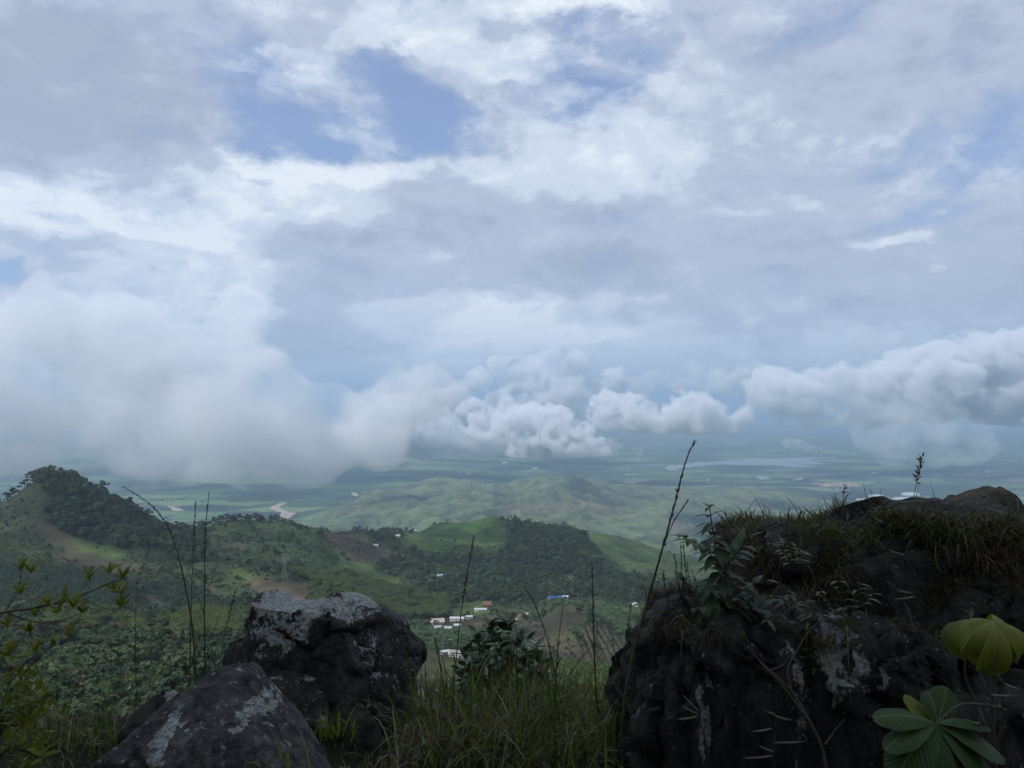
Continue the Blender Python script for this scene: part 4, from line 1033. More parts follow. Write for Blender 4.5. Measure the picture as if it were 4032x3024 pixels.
# ================================================================== FOREGROUND ROCKS
def rock_mat(name, lich=.5, up=.25, scale=6.0, streak=False, spots=(), base=((.016, .016, .016), (.070, .065, .058)), lc=(.32, .34, .31)):
    """dark stone with crusts of pale lichen; spots = (centre, radii, strength) of larger lichen crusts, in world metres"""
    m, g = new_mat(name)
    geo = g.n('ShaderNodeNewGeometry'); ps = geo.outputs['Position']; nz = g.n('ShaderNodeSeparateXYZ', {0: geo.outputs['Normal']}).outputs[2]
    q = g.vm('MULTIPLY', ps, (1, 1, .32)) if streak else ps
    nb = g.noise(q, 17.0, 10.0, .74)
    vq = g.vm('ADD', g.vm('MULTIPLY', ps, (1.5, 1.5, .11) if streak else (1, 1, .7)), g.scale(g.vm('SUBTRACT', g.noise(ps, 7.0, 5.0, .65, col=True), (.5, .5, .5)), .16))
    vc = g.n('ShaderNodeTexVoronoi', {'Vector': vq, 'Scale': 11.0 if streak else 5.0}); ve = g.n('ShaderNodeTexVoronoi', {'Vector': vq, 'Scale': 11.0 if streak else 5.0}, feature='DISTANCE_TO_EDGE').outputs[0]
    vtone = g.n('ShaderNodeSeparateColor', {0: vc.outputs['Color']}).outputs[0]; crk = g.ss(ve, .0, .022)
    ns = g.noise(q, 60.0, 4.0, .6)
    col = g.mix(g.ss(nb, .35, .7), c4(base[0]), c4(base[1]))
    col = g.mix(g.ss(g.noise(q, 4.0, 5.0, .6), .55, .75, 0, .6), col, c4((.060, .052, .042)))
    col = g.mix(1.0, col, g.mix(vtone, c4((.78, .78, .78)), c4((1.2, 1.18, 1.15))), 'MULTIPLY')
    col = g.mix(crk, g.mix(.6, col, c4((.004, .004, .004))), col)
    wn = g.n('ShaderNodeTexVoronoi', {'Vector': q, 'Scale': 26.0, 'Detail': 1.0}, feature='SMOOTH_F1').outputs[0]
    f = g.noise(q, scale, 9.0, .70)
    f = g.m('ADD', f, g.m('MULTIPLY', nz, up)); f = g.m('ADD', f, g.m('MULTIPLY', g.m('SUBTRACT', .42, wn), .26)); f = g.m('ADD', f, g.m('MULTIPLY', g.m('SUBTRACT', ns, .5), .36))
    for (c, r, s) in spots:
        dd = g.vm('LENGTH', g.vm('MULTIPLY', g.vm('SUBTRACT', g.vm('ADD', ps, g.scale(g.vm('SUBTRACT', g.noise(ps, 12.0, 4.0, col=True), (.5, .5, .5)), .10)), tuple(c)), tuple(1 / x for x in r)), out=1)
        f = g.m('ADD', f, g.ss(dd, .75, 1.1, s, 0.0))
    th = 1.0 - lich
    lm = g.ss(f, th, th + .05)
    sv = g.n('ShaderNodeTexVoronoi', {'Vector': g.vm('ADD', ps, g.scale(g.vm('SUBTRACT', g.noise(ps, 45.0, 4.0, .65, col=True), (.5, .5, .5)), .036)), 'Scale': 42.0})
    sr_ = g.n('ShaderNodeSeparateColor', {0: sv.outputs['Color']}).outputs[1]
    speck = g.m('MULTIPLY', g.m('LESS_THAN', sv.outputs['Distance'], g.m('MULTIPLY', g.m('SUBTRACT', sr_, .6), .85)), .6)
    speck = g.m('MULTIPLY', speck, g.ss(g.noise(ps, 5.0, 3.0), .42, .56))
    lm = g.m('MAXIMUM', lm, speck)
    lcol = g.mix(g.ss(g.noise(ps, 55.0, 6.0, .7), .34, .66), c4([x * .38 for x in lc]), c4([x * 1.3 for x in lc]))
    lcol = g.mix(g.ss(g.noise(ps, 16.0, 4.0, .6), .5, .62, 0, .55), lcol, c4([x * .5 for x in lc]))
    lcol = g.mix(g.ss(g.noise(ps, 7.0, 3.0), .55, .7, 0, .7), lcol, c4((.27, .28, .18)))
    col = g.mix(lm, col, lcol)
    b = g.n('ShaderNodeBsdfPrincipled', {'Base Color': col, 'Roughness': .88, 'Specular IOR Level': .25})
    hgt = g.m('ADD', g.m('ADD', g.m('MULTIPLY', nb, .7), g.m('MULTIPLY', ns, .3)), g.m('MULTIPLY', lm, .18))
    hgt = g.m('ADD', hgt, g.m('MULTIPLY', g.m('ADD', g.m('MULTIPLY', vtone, .7), g.m('MULTIPLY', crk, .35)), .8 if streak else .25))
    bm_ = g.n('ShaderNodeBump', {'Height': hgt, 'Distance': .045, 'Strength': 1.0})
    g.link(bm_.outputs[0], b.inputs['Normal'])
    return finish(m, g, b.outputs[0])
ICO[5] = ico(5); ICO[6] = ico(6)
def cell_steps(w, n, seed, stretch=(1, 1, 1)):
    r_ = np.random.default_rng(seed + 40); q = w * np.array(stretch)
    lo_, hi_ = q.min(0), q.max(0); S = r_.uniform(lo_, hi_, (n, 3)); val = r_.uniform(-1, 1, n)
    wq = q + .05 * np.stack([fbm(w[:, 0] * 5, w[:, 1] * 5, w[:, 2] * 5 + k * 9, 2) for k in range(3)], 1)
    D_ = ((wq[:, None, :] - S[None]) ** 2).sum(2); i = np.argpartition(D_, 1, axis=1)[:, :2]
    d0 = np.sqrt(np.take_along_axis(D_, i, 1)); o = np.argsort(d0, axis=1); i = np.take_along_axis(i, o, 1); d0 = np.take_along_axis(d0, o, 1)
    edge = sstep(d0[:, 1] - d0[:, 0], 0, .018)
    return val[i[:, 0]], edge
def rock_mesh(outline, c, d, front, back, box=.6, sub=5, facets=14, fac=(.80, .97), rough=.03, seed=0, strata=0.0, cuts=(), tilt=0.0, cells=70, step=.02, stretch=(1, 1, 1)):
    """a solid boulder: its width and height from the outline, real depth front/back, flat broken faces and rough skin"""
    r_ = np.random.default_rng(seed)
    k = d / F
    P2 = []
    n = len(outline)
    for i in range(n):
        a, b = np.array(outline[i], float), np.array(outline[(i + 1) % n], float)
        for t in np.linspace(0, 1, 12, endpoint=False): P2.append(a + (b - a) * t - np.array(c))
    P2 = np.array(P2) * k; P2[:, 1] *= -1
    th = np.arctan2(P2[:, 1], P2[:, 0]); rr = np.hypot(P2[:, 0], P2[:, 1])
    o = np.argsort(th); th, rr = th[o], rr[o]
    V, Fc = ICO[sub]; V = V.copy()
    x, y, z = V[:, 0], V[:, 1], V[:, 2]
    T = np.arctan2(z, x); S = np.hypot(x, z)
    Rr = np.interp(T, np.concatenate([th - 2 * np.pi, th, th + 2 * np.pi]), np.tile(rr, 3))
    s = S ** box; yy = np.sign(y) * np.abs(y) ** box
    Q = np.stack([np.cos(T) * Rr * s, np.where(yy < 0, yy * front, yy * back), np.sin(T) * Rr * s], 1)
    Q[:, 1] += tilt * Q[:, 2]
    Q[:, 2] -= np.maximum(Q[:, 1], 0) * .24
    ext = np.abs(Q).max(0)
    for kf in range(facets):
        nn = r_.normal(size=3) * np.array([.7, 1.4, .7]); nn[1] = -abs(nn[1]) if kf % 3 else nn[1]; nn /= np.linalg.norm(nn)
        sup = (Q @ nn).max(); h = sup * r_.uniform(*fac)
        Q = Q - np.maximum(0, Q @ nn - h)[:, None] * nn
    for nn, h in cuts:
        nn = np.array(nn, float); nn /= np.linalg.norm(nn)
        Q = Q - np.maximum(0, Q @ nn - h)[:, None] * nn
    me = mesh_from('rock', Q, Fc)
    no = np.empty(len(Q) * 3, np.float32); me.vertices.foreach_get('normal', no); no = no.reshape(-1, 3)
    w = Q + np.array(at(c[0], c[1], d))
    disp = rough * (fbm(w[:, 0] * 3.1, w[:, 1] * 3.1, w[:, 2] * 3.1, 5, .55) * .8 + .5 * (1 - 2 * np.abs(vnoise(w[:, 0] * 5 + 7, w[:, 1] * 5, w[:, 2] * 5))))
    crack = np.abs(vnoise(w[:, 0] * 2.3 + 31, w[:, 1] * 2.3, w[:, 2] * 2.9 + seed)); disp -= rough * 1.2 * (1 - sstep(crack, 0, .07))
    cv, ce = cell_steps(w, cells, seed, stretch)
    disp = disp + step * cv * ce - step * .9 * (1 - ce)
    Q = Q + no * disp[:, None]
    if strata:
        gsh = ridged(w[:, 0] * 6.5 + .25 * w[:, 2], w[:, 2] * .9 + seed, 4, .6) + .8 * np.floor(3 * vnoise(w[:, 0] * 4.2, w[:, 2] * 1.1)) / 3
        Q[:, 1] += strata * gsh * np.clip(-no[:, 1] + .1, 0, 1)
        Q[:, 0] += strata * .5 * np.floor(3 * vnoise(w[:, 2] * 7, w[:, 1] * 3)) / 3 * np.abs(no[:, 0])
    me.vertices.foreach_set('co', Q.astype(np.float32).ravel()); me.update()
    return me
def rock(name, parent, outline, c, d, front, back, mat, **k):
    me = rock_mesh(outline, c, d, front, back, **k)
    p = at(c[0], c[1], d)
    if parent is not None: p = p - np.array(parent.location)
    return link(name, me, mat, parent, p)
A_OUT = [(1000, 2399), (1008, 2355), (1073, 2343), (1181, 2362), (1222, 2365), (1297, 2350), (1385, 2350), (1453, 2375), (1541, 2413), (1581, 2460), (1609, 2521), (1646, 2548), (1660, 2616), (1642, 2684), (1649, 2779), (1610, 2900), (1500, 3060), (1000, 3060), (880, 2800), (905, 2610), (951, 2535), (992, 2467)]
ra = at(1290, 2650, 4.2)
rock_A = tag(rock('boulder', None, A_OUT, (1290, 2660), 4.2, .42, .5, rock_mat('boulder_stone', .40, .14, 5.0, base=((.016, .016, .016), (.095, .090, .082)), lc=(.40, .42, .40), spots=[(at(1120, 2440, 4.0), (.20, .6, .15), .14), (at(1400, 2410, 4.0), (.12, .6, .10), .12), (at(1300, 2370, 4.1), (.45, .6, .06), .1)]), sub=6, box=.55, facets=26, fac=(.76, .96), rough=.016, seed=3, cells=60, step=.022, stretch=(1, 1, 1.3),
             cuts=[((-.25, -1, .45), .36), ((.75, -.6, .35), .36), ((.2, -1, -.15), .37)]), 'big round boulder crusted with pale lichen, left of the grass clump', 'boulder', 'rocks of the lookout')
def hull(name, pts, mat, label, rough=.009, seed=0, cuts=5, cat='rock', bottom=None, parent=None):
    P_ = np.array([at(*p) for p in pts]); c = P_.mean(0)
    bm = bmesh.new()
    for p in P_ - c: bm.verts.new(p)
    r = bmesh.ops.convex_hull(bm, input=bm.verts[:])
    bmesh.ops.delete(bm, geom=[v for v in bm.verts if not v.link_faces], context='VERTS')
    bmesh.ops.triangulate(bm, faces=bm.faces[:])
    bmesh.ops.bevel(bm, geom=bm.edges[:], offset=.006, segments=1, affect='EDGES', clamp_overlap=True)
    me = bpy.data.meshes.new('t'); bm.to_mesh(me); bm.free()
    ob = bpy.data.objects.new('tmp', me); COL.objects.link(ob)
    md = ob.modifiers.new('r', 'REMESH'); md.mode = 'VOXEL'; md.voxel_size = .0105
    m2 = bpy.data.meshes.new_from_object(ob.evaluated_get(bpy.context.evaluated_depsgraph_get()))
    bpy.data.objects.remove(ob); bpy.data.meshes.remove(me)
    n = len(m2.vertices); co = np.empty(n * 3, np.float32); m2.vertices.foreach_get('co', co); co = co.reshape(-1, 3).astype(float)
    no = np.empty(n * 3, np.float32); m2.vertices.foreach_get('normal', no); no = no.reshape(-1, 3); w = co + c
    disp = rough * (fbm(w[:, 0] * 4.1, w[:, 1] * 4.1, w[:, 2] * 4.1 + seed, 5, .55) + .5 * (1 - 2 * np.abs(vnoise(w[:, 0] * 7 + 7, w[:, 1] * 7, w[:, 2] * 7))))
    cv, ce = cell_steps(w, 26, seed); disp = disp + .007 * cv * ce - .007 * (1 - ce)
    m2.vertices.foreach_set('co', (co + no * disp[:, None]).astype(np.float32).ravel())
    m2.polygons.foreach_set('use_smooth', np.ones(len(m2.polygons), bool)); m2.update(); m2.name = name
    o = link(name, m2, mat, parent, c if parent is None else c - np.array(parent.location))
    return tag(o, label, cat, 'rocks of the lookout') if label else o
M_RB = rock_mat('wedge_stone', .36, .12, 11.0, base=((.024, .024, .024), (.130, .128, .124)), lc=(.38, .40, .38), spots=[(at(640, 2930, 2.85), (.034, .3, .11), .2), (at(985, 2800, 3.0), (.04, .3, .03), .15), (at(1090, 2720, 3.2), (.04, .3, .06), .15)])
hull('wedge_rock', [(992, 2596, 3.28), (829, 2643, 3.2), (775, 2711, 3.1), (690, 2815, 2.98), (503, 2905, 2.88), (365, 3010, 2.78), (365, 3300, 2.72), (1019, 2640, 3.34), (1134, 2750, 3.34), (1250, 2914, 3.22), (1330, 3060, 3.1), (1330, 3300, 3.1),
                    (815, 2750, 3.02), (978, 2905, 2.82), (1066, 3025, 2.72), (1100, 3300, 2.7), (700, 3300, 2.66), (992, 2950, 3.7), (700, 3000, 3.5)],
     M_RB, 'grey wedge-shaped rock with a sharp ridge in front of the big boulder', seed=2)
M_RC = rock_mat('small_stone', .34, .18, 7.0)
hull('small_rock', [(1046, 2660, 3.9), (1080, 2638, 3.9), (1134, 2636, 3.9), (1175, 2655, 3.9), (1205, 2645, 3.92), (1238, 2672, 3.9), (1250, 2720, 3.85), (1305, 2795, 3.8), (1320, 2920, 3.7), (1330, 3100, 3.7), (1060, 2720, 3.75), (1150, 2800, 3.68), (1040, 2900, 3.8), (1150, 2900, 4.2)], M_RC,
     'small round-topped rock wedged between the wedge rock and boulder', seed=4)
hull('low_rock', [(520, 2815, 3.5), (598, 2765, 3.5), (646, 2711, 3.5), (686, 2706, 3.5), (736, 2728, 3.5), (760, 2780, 3.5), (470, 2895, 3.4), (560, 2900, 3.3), (760, 3000, 3.4), (470, 3100, 3.4), (600, 2900, 3.8), (660, 2790, 3.36)], rock_mat('low_stone', .32, .12, 7.0, spots=[(at(670, 2750, 3.4), (.05, .3, .05), .3)]),
     'low dark rock with a lichen-grey tip behind the wedge rock', seed=5)
hull('dark_stone', [(885, 2580, 4.6), (915, 2520, 4.6), (960, 2500, 4.6), (1000, 2560, 4.6), (870, 2640, 4.6), (1000, 2700, 4.5), (870, 2750, 4.5), (940, 2600, 4.45), (940, 2700, 4.9)], rock_mat('dark_stone', .34, .1), 'dark stone peeping out left of the big boulder', seed=6)
hull('broken_slab', [(1310, 2790, 3.85), (1345, 2735, 3.85), (1400, 2750, 3.8), (1460, 2800, 3.7), (1500, 2900, 3.65), (1300, 2900, 3.65), (1300, 3100, 3.6), (1500, 3100, 3.6), (1400, 2800, 4.0)], rock_mat('slab_stone', .32, .08, 8.0), 'broken brown slab leaning at the foot of the big boulder', seed=7)

# the outcrop on the right: one mass of several blocks
OUT = tag(empty('rock_outcrop', at(3100, 3024, 3.4)), 'large dark rock outcrop overgrown with grass on the right', 'outcrop')
M_CLIFF = rock_mat('cliff_stone', .385, .0, 7.0, streak=True, base=((.012, .012, .012), (.066, .060, .056)), lc=(.34, .35, .345), spots=[(at(3340, 2620, 3.0), (.15, .6, .18), .17), (at(3120, 2800, 3.0), (.035, .6, .3), .12), (at(2760, 2850, 3.0), (.025, .6, .3), .12)])
M_LEDGE = rock_mat('ledge_stone', .40, .04, 7.0, base=((.018, .018, .016), (.075, .068, .056)), lc=(.22, .24, .20))
g1 = rock('cliff_block', OUT, [(2629, 2385), (2577, 2446), (2518, 2533), (2538, 2556), (2472, 2625), (2494, 2640), (2425, 2752), (2445, 2800), (2440, 3250), (3700, 3250), (3680, 2520), (3450, 2420), (3200, 2370), (3000, 2340), (2725, 2352)], (3000, 2800), 3.45, .55, .6, M_CLIFF, sub=6, box=.42, facets=10, fac=(.9, .99), rough=.018, seed=8, strata=.03, tilt=.03, cells=150, step=.045, stretch=(1.15, 1, .30))
g2 = rock('ledge_block', OUT, [(2891, 2098), (2931, 2060), (3027, 2044), (3138, 2050), (3249, 2066), (3330, 2046), (3389, 2017), (3492, 1999), (3581, 1985), (3728, 1982), (4300, 2010), (4300, 2700), (3500, 2560), (2975, 2460), (2930, 2300), (2928, 2213), (2909, 2154)], (3500, 2290), 3.95, .55, .7, M_LEDGE, sub=6, box=.5, facets=9, fac=(.88, .99), rough=.025, seed=9, cells=80, step=.05, stretch=(1, 1, 1.4))
g3 = rock('top_boulder', OUT, [(3745, 1985), (3780, 1955), (3831, 1922), (3876, 1911), (3920, 1920), (3964, 1953), (4001, 1990), (4040, 2023), (4130, 2090), (4100, 2200), (3740, 2150)], (3900, 2060), 4.3, .28, .3, M_LEDGE, sub=5, box=.75, facets=8, rough=.015, seed=10, cells=30, step=.02)
g4 = rock('mid_block', OUT, [(3560, 2340), (3650, 2275), (3800, 2250), (3940, 2262), (4010, 2330), (3960, 2520), (3700, 2600), (3580, 2500)], (3780, 2410), 3.45, .22, .4, M_LEDGE, sub=5, box=.6, facets=10, rough=.015, seed=11, cells=40, step=.03)
g5 = rock('lower_block', OUT, [(3380, 2720), (3700, 2690), (4100, 2700), (4200, 3200), (3400, 3200)], (3800, 2950), 3.1, .3, .5, M_CLIFF, sub=5, box=.5, facets=10, rough=.02, seed=12, cells=60, step=.04, stretch=(1, 1, .5))
g6 = rock('top_slab', OUT, [(3330, 2060), (3380, 2020), (3480, 1997), (3560, 1990), (3620, 1994), (3640, 1985), (3750, 1978), (3780, 2030), (3760, 2120), (3330, 2130)], (3550, 2065), 4.1, .2, .3, M_LEDGE, sub=5, box=.6, facets=8, rough=.02, seed=13, cells=40, step=.03)

# ================================================================== GRASS
def blades(base, h, lean, phi, width, droop, tint, seg=6, twist=None):
    """vectorised grass blades: base (n,3), height, lean, azimuth, width, droop, tint (n,3)"""
    n = len(base); t = np.linspace(0, 1, seg + 1)[None, :, None]
    dirv = np.stack([np.cos(phi), np.sin(phi), np.zeros(n)], 1)[:, None, :]
    tw = phi + (np.pi / 2 if twist is None else twist)
    side = np.stack([np.cos(tw), np.sin(tw), np.zeros(n)], 1)[:, None, :]
    H_ = h[:, None, None]
    p = base[:, None, :] + np.array([0, 0, 1.0]) * H_ * (t - droop[:, None, None] * t ** 2.6) + dirv * H_ * (lean[:, None, None] * t + .55 * droop[:, None, None] * t ** 2.2)
    w = width[:, None, None] * (1 - t ** 1.8) * (.55 + .9 * t * (1 - t) + .3) + .0003
    V = np.stack([p - side * w, p + side * w], 2).reshape(n, -1, 3)
    i = np.arange(seg) * 2
    Q = np.stack([i, i + 1, i + 3, i + 2], 1)[None] + (np.arange(n) * (2 * (seg + 1)))[:, None, None]
    col = np.repeat(tint[:, None, :], 2 * (seg + 1), 1)
    return V.reshape(-1, 3), Q.reshape(-1, 4), col.reshape(-1, 3)
m, g = new_mat('grass_blade')
tc = g.n('ShaderNodeAttribute', attribute_name='tint').outputs[0]
bs = g.n('ShaderNodeBsdfPrincipled', {'Base Color': tc, 'Roughness': .55, 'Specular IOR Level': .3})
tr_ = g.n('ShaderNodeBsdfTranslucent', {0: g.mix(1.0, tc, c4((1.2, 1.25, .6)), 'MULTIPLY')})
M_GRASS = finish(m, g, g.n('ShaderNodeMixShader', {0: .3, 1: bs.outputs[0], 2: tr_.outputs[0]}).outputs[0])
def tinted(name, V, Q, col, mat=None):
    me = mesh_from(name, V, Q, smooth=True)
    a = me.attributes.new('tint', 'FLOAT_COLOR', 'POINT'); c = np.ones((len(V), 4), np.float32); c[:, :3] = col
    a.data.foreach_set('color', c.ravel()); me.materials.append(mat or M_GRASS); return me
GREEN = np.array([[.095, .145, .030], [.130, .180, .036], [.075, .115, .028], [.160, .185, .040]])
DRY = np.array([[.160, .122, .090], [.220, .182, .145], [.125, .092, .072], [.29, .26, .215]])
LIME = np.array([[.190, .250, .032], [.160, .225, .034], [.230, .245, .042]])
def pick(pal, n, r_):
    return pal[r_.integers(0, len(pal), n)] * r_.uniform(.7, 1.2, (n, 1))
def tuft(name, u, d, n, hmax, label, group, green=.5, width=.004, spread=.09, lean=.25, droop=.35, pal=GREEN, seed=0, z=None, cat='grass tuft'):
    r_ = np.random.default_rng(seed + 500)
    x = (u - CX) / F * d
    p = np.array([x, d, float(zat(x, d)) if z is None else z])
    b = np.stack([r_.normal(0, spread, n), r_.normal(0, spread * .7, n), np.full(n, -.03)], 1)
    isg = r_.uniform(0, 1, n) < green
    tint = np.where(isg[:, None], pick(pal, n, r_), pick(DRY, n, r_))
    h = hmax * r_.uniform(.35, 1.0, n) * np.where(isg, 1, .8)
    V, Q, c = blades(b, h, np.abs(r_.normal(0, lean, n)), r_.uniform(0, 6.28, n), width * r_.uniform(.5, 1.3, n), np.clip(r_.normal(droop, .28, n), 0, 1.0), tint, twist=r_.uniform(0, 3.14, n))
    return tag(link(name, tinted(name, V, Q, c), None, None, p), label, cat, group)
GC = 'grass clump between the boulder and the outcrop'
k = 0
for u in np.arange(1700, 2560, 42):
    for d in (3.42, 3.75, 4.15):
        k += 1
        uu = u + random.uniform(-30, 30); mid = 1 - abs(uu - 2120) / 460
        gf = random.choice([.25, .4, .6]); lb = '%s grass tuft in the %s row of the clump, %s' % ({.25: 'mostly dry', .4: 'half dry', .6: 'mostly green'}[gf], {3.42: 'front', 3.75: 'middle', 4.15: 'back'}[d], 'beside the big boulder' if uu < 1860 else 'left of its middle' if uu < 2080 else 'right of its middle' if uu < 2320 else 'beside the outcrop')
        tuft('grass_tuft', uu, d + random.uniform(-.1, .1), 72, random.uniform(.40, .62) + .18 * max(0, mid), lb, GC, green=gf, seed=k, droop=.55, width=.0048)
for i, (u, d, n, h, z, lb, gr, pal) in enumerate([
    (795, 4.05, 90, .42, None, 'bright grass tuft rising behind the wedge rock', .75, GREEN), (730, 4.0, 60, .36, None, 'leaning grass tuft at the left of the one behind the wedge rock', .7, GREEN), (860, 4.3, 60, .36, None, 'grass tuft against the left side of the big boulder', .6, GREEN),
    (1318, 3.62, 42, .17, at(1318, 2880, 3.62)[2], 'small yellow-green tuft growing from the cleft at the boulder foot', 1.0, LIME),
    (1110, 2.78, 26, .24, at(1110, 3080, 2.78)[2], 'broad-bladed green tuft before the right end of the wedge rock', .8, LIME),
    (1230, 2.9, 40, .16, None, 'low grass tuft with dry brown blades at the bottom edge, right of the wedge rock', .35, GREEN), (1400, 3.1, 44, .18, None, 'low dry grass tuft at the foot of the broken slab', .3, GREEN), (1520, 3.3, 44, .2, None, 'dry wispy grass tuft below the right side of the boulder', .25, GREEN),
    (2290, 3.15, 16, .42, None, 'clump of wide lime-green blades standing up in the grass', 1.0, LIME), (2180, 3.3, 22, .40, None, 'clump of upright green blades in the middle of the grass', 1.0, GREEN),
    (2330, 3.1, 14, .36, None, 'second clump of wide lime-green blades right of the first', 1.0, LIME)]):
    tuft('grass_tuft', u, d, n, h, lb, 'single tufts around the rocks', green=gr, pal=pal, seed=200 + i, z=z, droop=.3, lean=.22, width=.006 if pal is LIME else .0045, spread=.05 if n < 50 else .08)
for i in range(16):
    tuft('grass_tuft', 60 + (i // 2) * 80 + random.uniform(-25, 25), random.uniform(2.9, 3.35) if i % 2 else random.uniform(3.5, 4.1), 60, random.uniform(.22, .40), '%s olive grass tuft in the lower left patch, %s' % ('near' if i % 2 else 'far', ['at the very corner', 'left part', 'left of its middle', 'its middle', 'right of its middle', 'right part', 'against the wedge rock', 'behind the low rock'][i // 2]), 'grass patch at the lower left', green=.62, seed=300 + i, droop=.4, pal=GREEN * .75)
for i, (u, d, lb) in enumerate([(1720, 3.7, 'few long arching blades beside the big boulder'), (1830, 3.5, 'few long arching blades left in the grass clump'), (1960, 3.45, 'few long blades rising in front of the shrub'), (2060, 3.6, 'few long blades right of the shrub'), (2150, 3.4, 'few long blades in the middle of the grass clump'), (2250, 3.7, 'few long blades behind the lime-green ones'), (2400, 3.4, 'few long arching blades near the outcrop'), (2480, 3.3, 'few long blades touching the outcrop')]):
    tuft('grass_tuft', u, d, 16, .72, lb, 'long blades in the grass clump', green=.55, seed=420 + i, droop=.45, lean=.18, width=.0062, spread=.10)
# short grass over the knoll
r_ = np.random.default_rng(77); n = 5200
gy_ = r_.uniform(1.6, 5.0, n); gx_ = r_.uniform(-1, 1, n) * gy_ * .82
isg = r_.uniform(0, 1, n) < .45
V, Q, c = blades(np.stack([gx_, gy_, zat(gx_, gy_) - .01], 1), r_.uniform(.05, .17, n), np.abs(r_.normal(0, .5, n)), r_.uniform(0, 6.28, n), r_.uniform(.0015, .0035, n), np.clip(r_.normal(.4, .3, n), 0, 1), np.where(isg[:, None], pick(GREEN, n, r_), pick(DRY, n, r_)), seg=4, twist=r_.uniform(0, 3, n))
tag(link('ground_grass', tinted('ground_grass', V, Q, c)), 'short grass covering the knoll', kind='stuff')
# creeping grass over the outcrop
def mat_on(o, n, lo, hi, nzmin, nzmax, dryness, label, hang, seed, wdt=.0022, ymax=1e9):
    r_ = np.random.default_rng(seed); me = o.data
    co = np.empty(len(me.vertices) * 3, np.float32); me.vertices.foreach_get('co', co); co = co.reshape(-1, 3)
    no = np.empty(len(me.vertices) * 3, np.float32); me.vertices.foreach_get('normal', no); no = no.reshape(-1, 3)
    off = np.array(o.location) + (np.array(o.parent.location) if o.parent else 0)
    w = co + off
    pu, pv = pix(w[:, 0], w[:, 1], w[:, 2])
    cl_ = fbm(w[:, 0] * 5, w[:, 1] * 5, w[:, 2] * 5, 3)
    wt = ((no[:, 2] > nzmin) & (no[:, 2] < nzmax) & (pu > 2500) & (pu < 4200) & (pv < 2560) & (w[:, 1] < ymax) & ~((pu > 3700) & (pv < 2050)) & ~((pu > 3330) & (pv < 2030))) * np.clip(cl_ * 1.7 + .30, 0, 1)
    if wt.sum() == 0: return
    i = r_.choice(len(w), n, p=wt / wt.sum())
    b = w[i] + r_.normal(0, .012, (n, 3)) - no[i] * .006
    isg = r_.uniform(0, 1, n) > dryness + .3 * cl_[i]
    brown = np.array([[.090, .064, .042], [.130, .094, .064], [.062, .046, .032]])
    ph = np.arctan2(no[i][:, 1], no[i][:, 0]) + r_.normal(0, .9, n)
    V, Q, c = blades(b, r_.uniform(lo, hi, n), np.abs(r_.normal(.2, .45, n)), ph, r_.uniform(.5, 1.3, n) * wdt, np.clip(r_.normal(hang, .35, n), 0, 1.9), np.where(isg[:, None], pick(GREEN * .8, n, r_), pick(brown, n, r_)), seg=4, twist=r_.uniform(0, 3, n))
    return tag(link('creeping_grass', tinted('creeping_grass', V, Q, c)), label, kind='stuff')
mat_on(g2, 11000, .025, .075, .25, 1.1, .45, 'creeping grass matted over the top of the outcrop', .5, 1)
mat_on(g2, 12000, .04, .10, -.7, .4, .72, 'brown dead thatch hanging down the outcrop ledge', 1.1, 2)
mat_on(g2, 800, .12, .26, -.3, 1.1, .8, 'long dead blades sprawling over the outcrop ledge', .9, 6, wdt=.0028)
mat_on(g2, 700, .06, .13, -.2, 1.1, .1, 'broad green blades sprouting from the ledge', .6, 7, wdt=.005)
mat_on(g1, 350, .10, .22, .1, 1.1, .7, 'long dry blades along the cliff edge', .9, 8, wdt=.0028)
mat_on(g6, 900, .02, .05, .35, 1.1, .4, 'creeping grass along the rim of the outcrop', .5, 3)
mat_on(g1, 3600, .03, .08, .30, 1.1, .7, 'dry creeping grass along the cliff edge', .7, 4)
mat_on(g4, 1600, .03, .07, .5, 1.1, .7, 'thin creeping grass on the middle block', .7, 5)

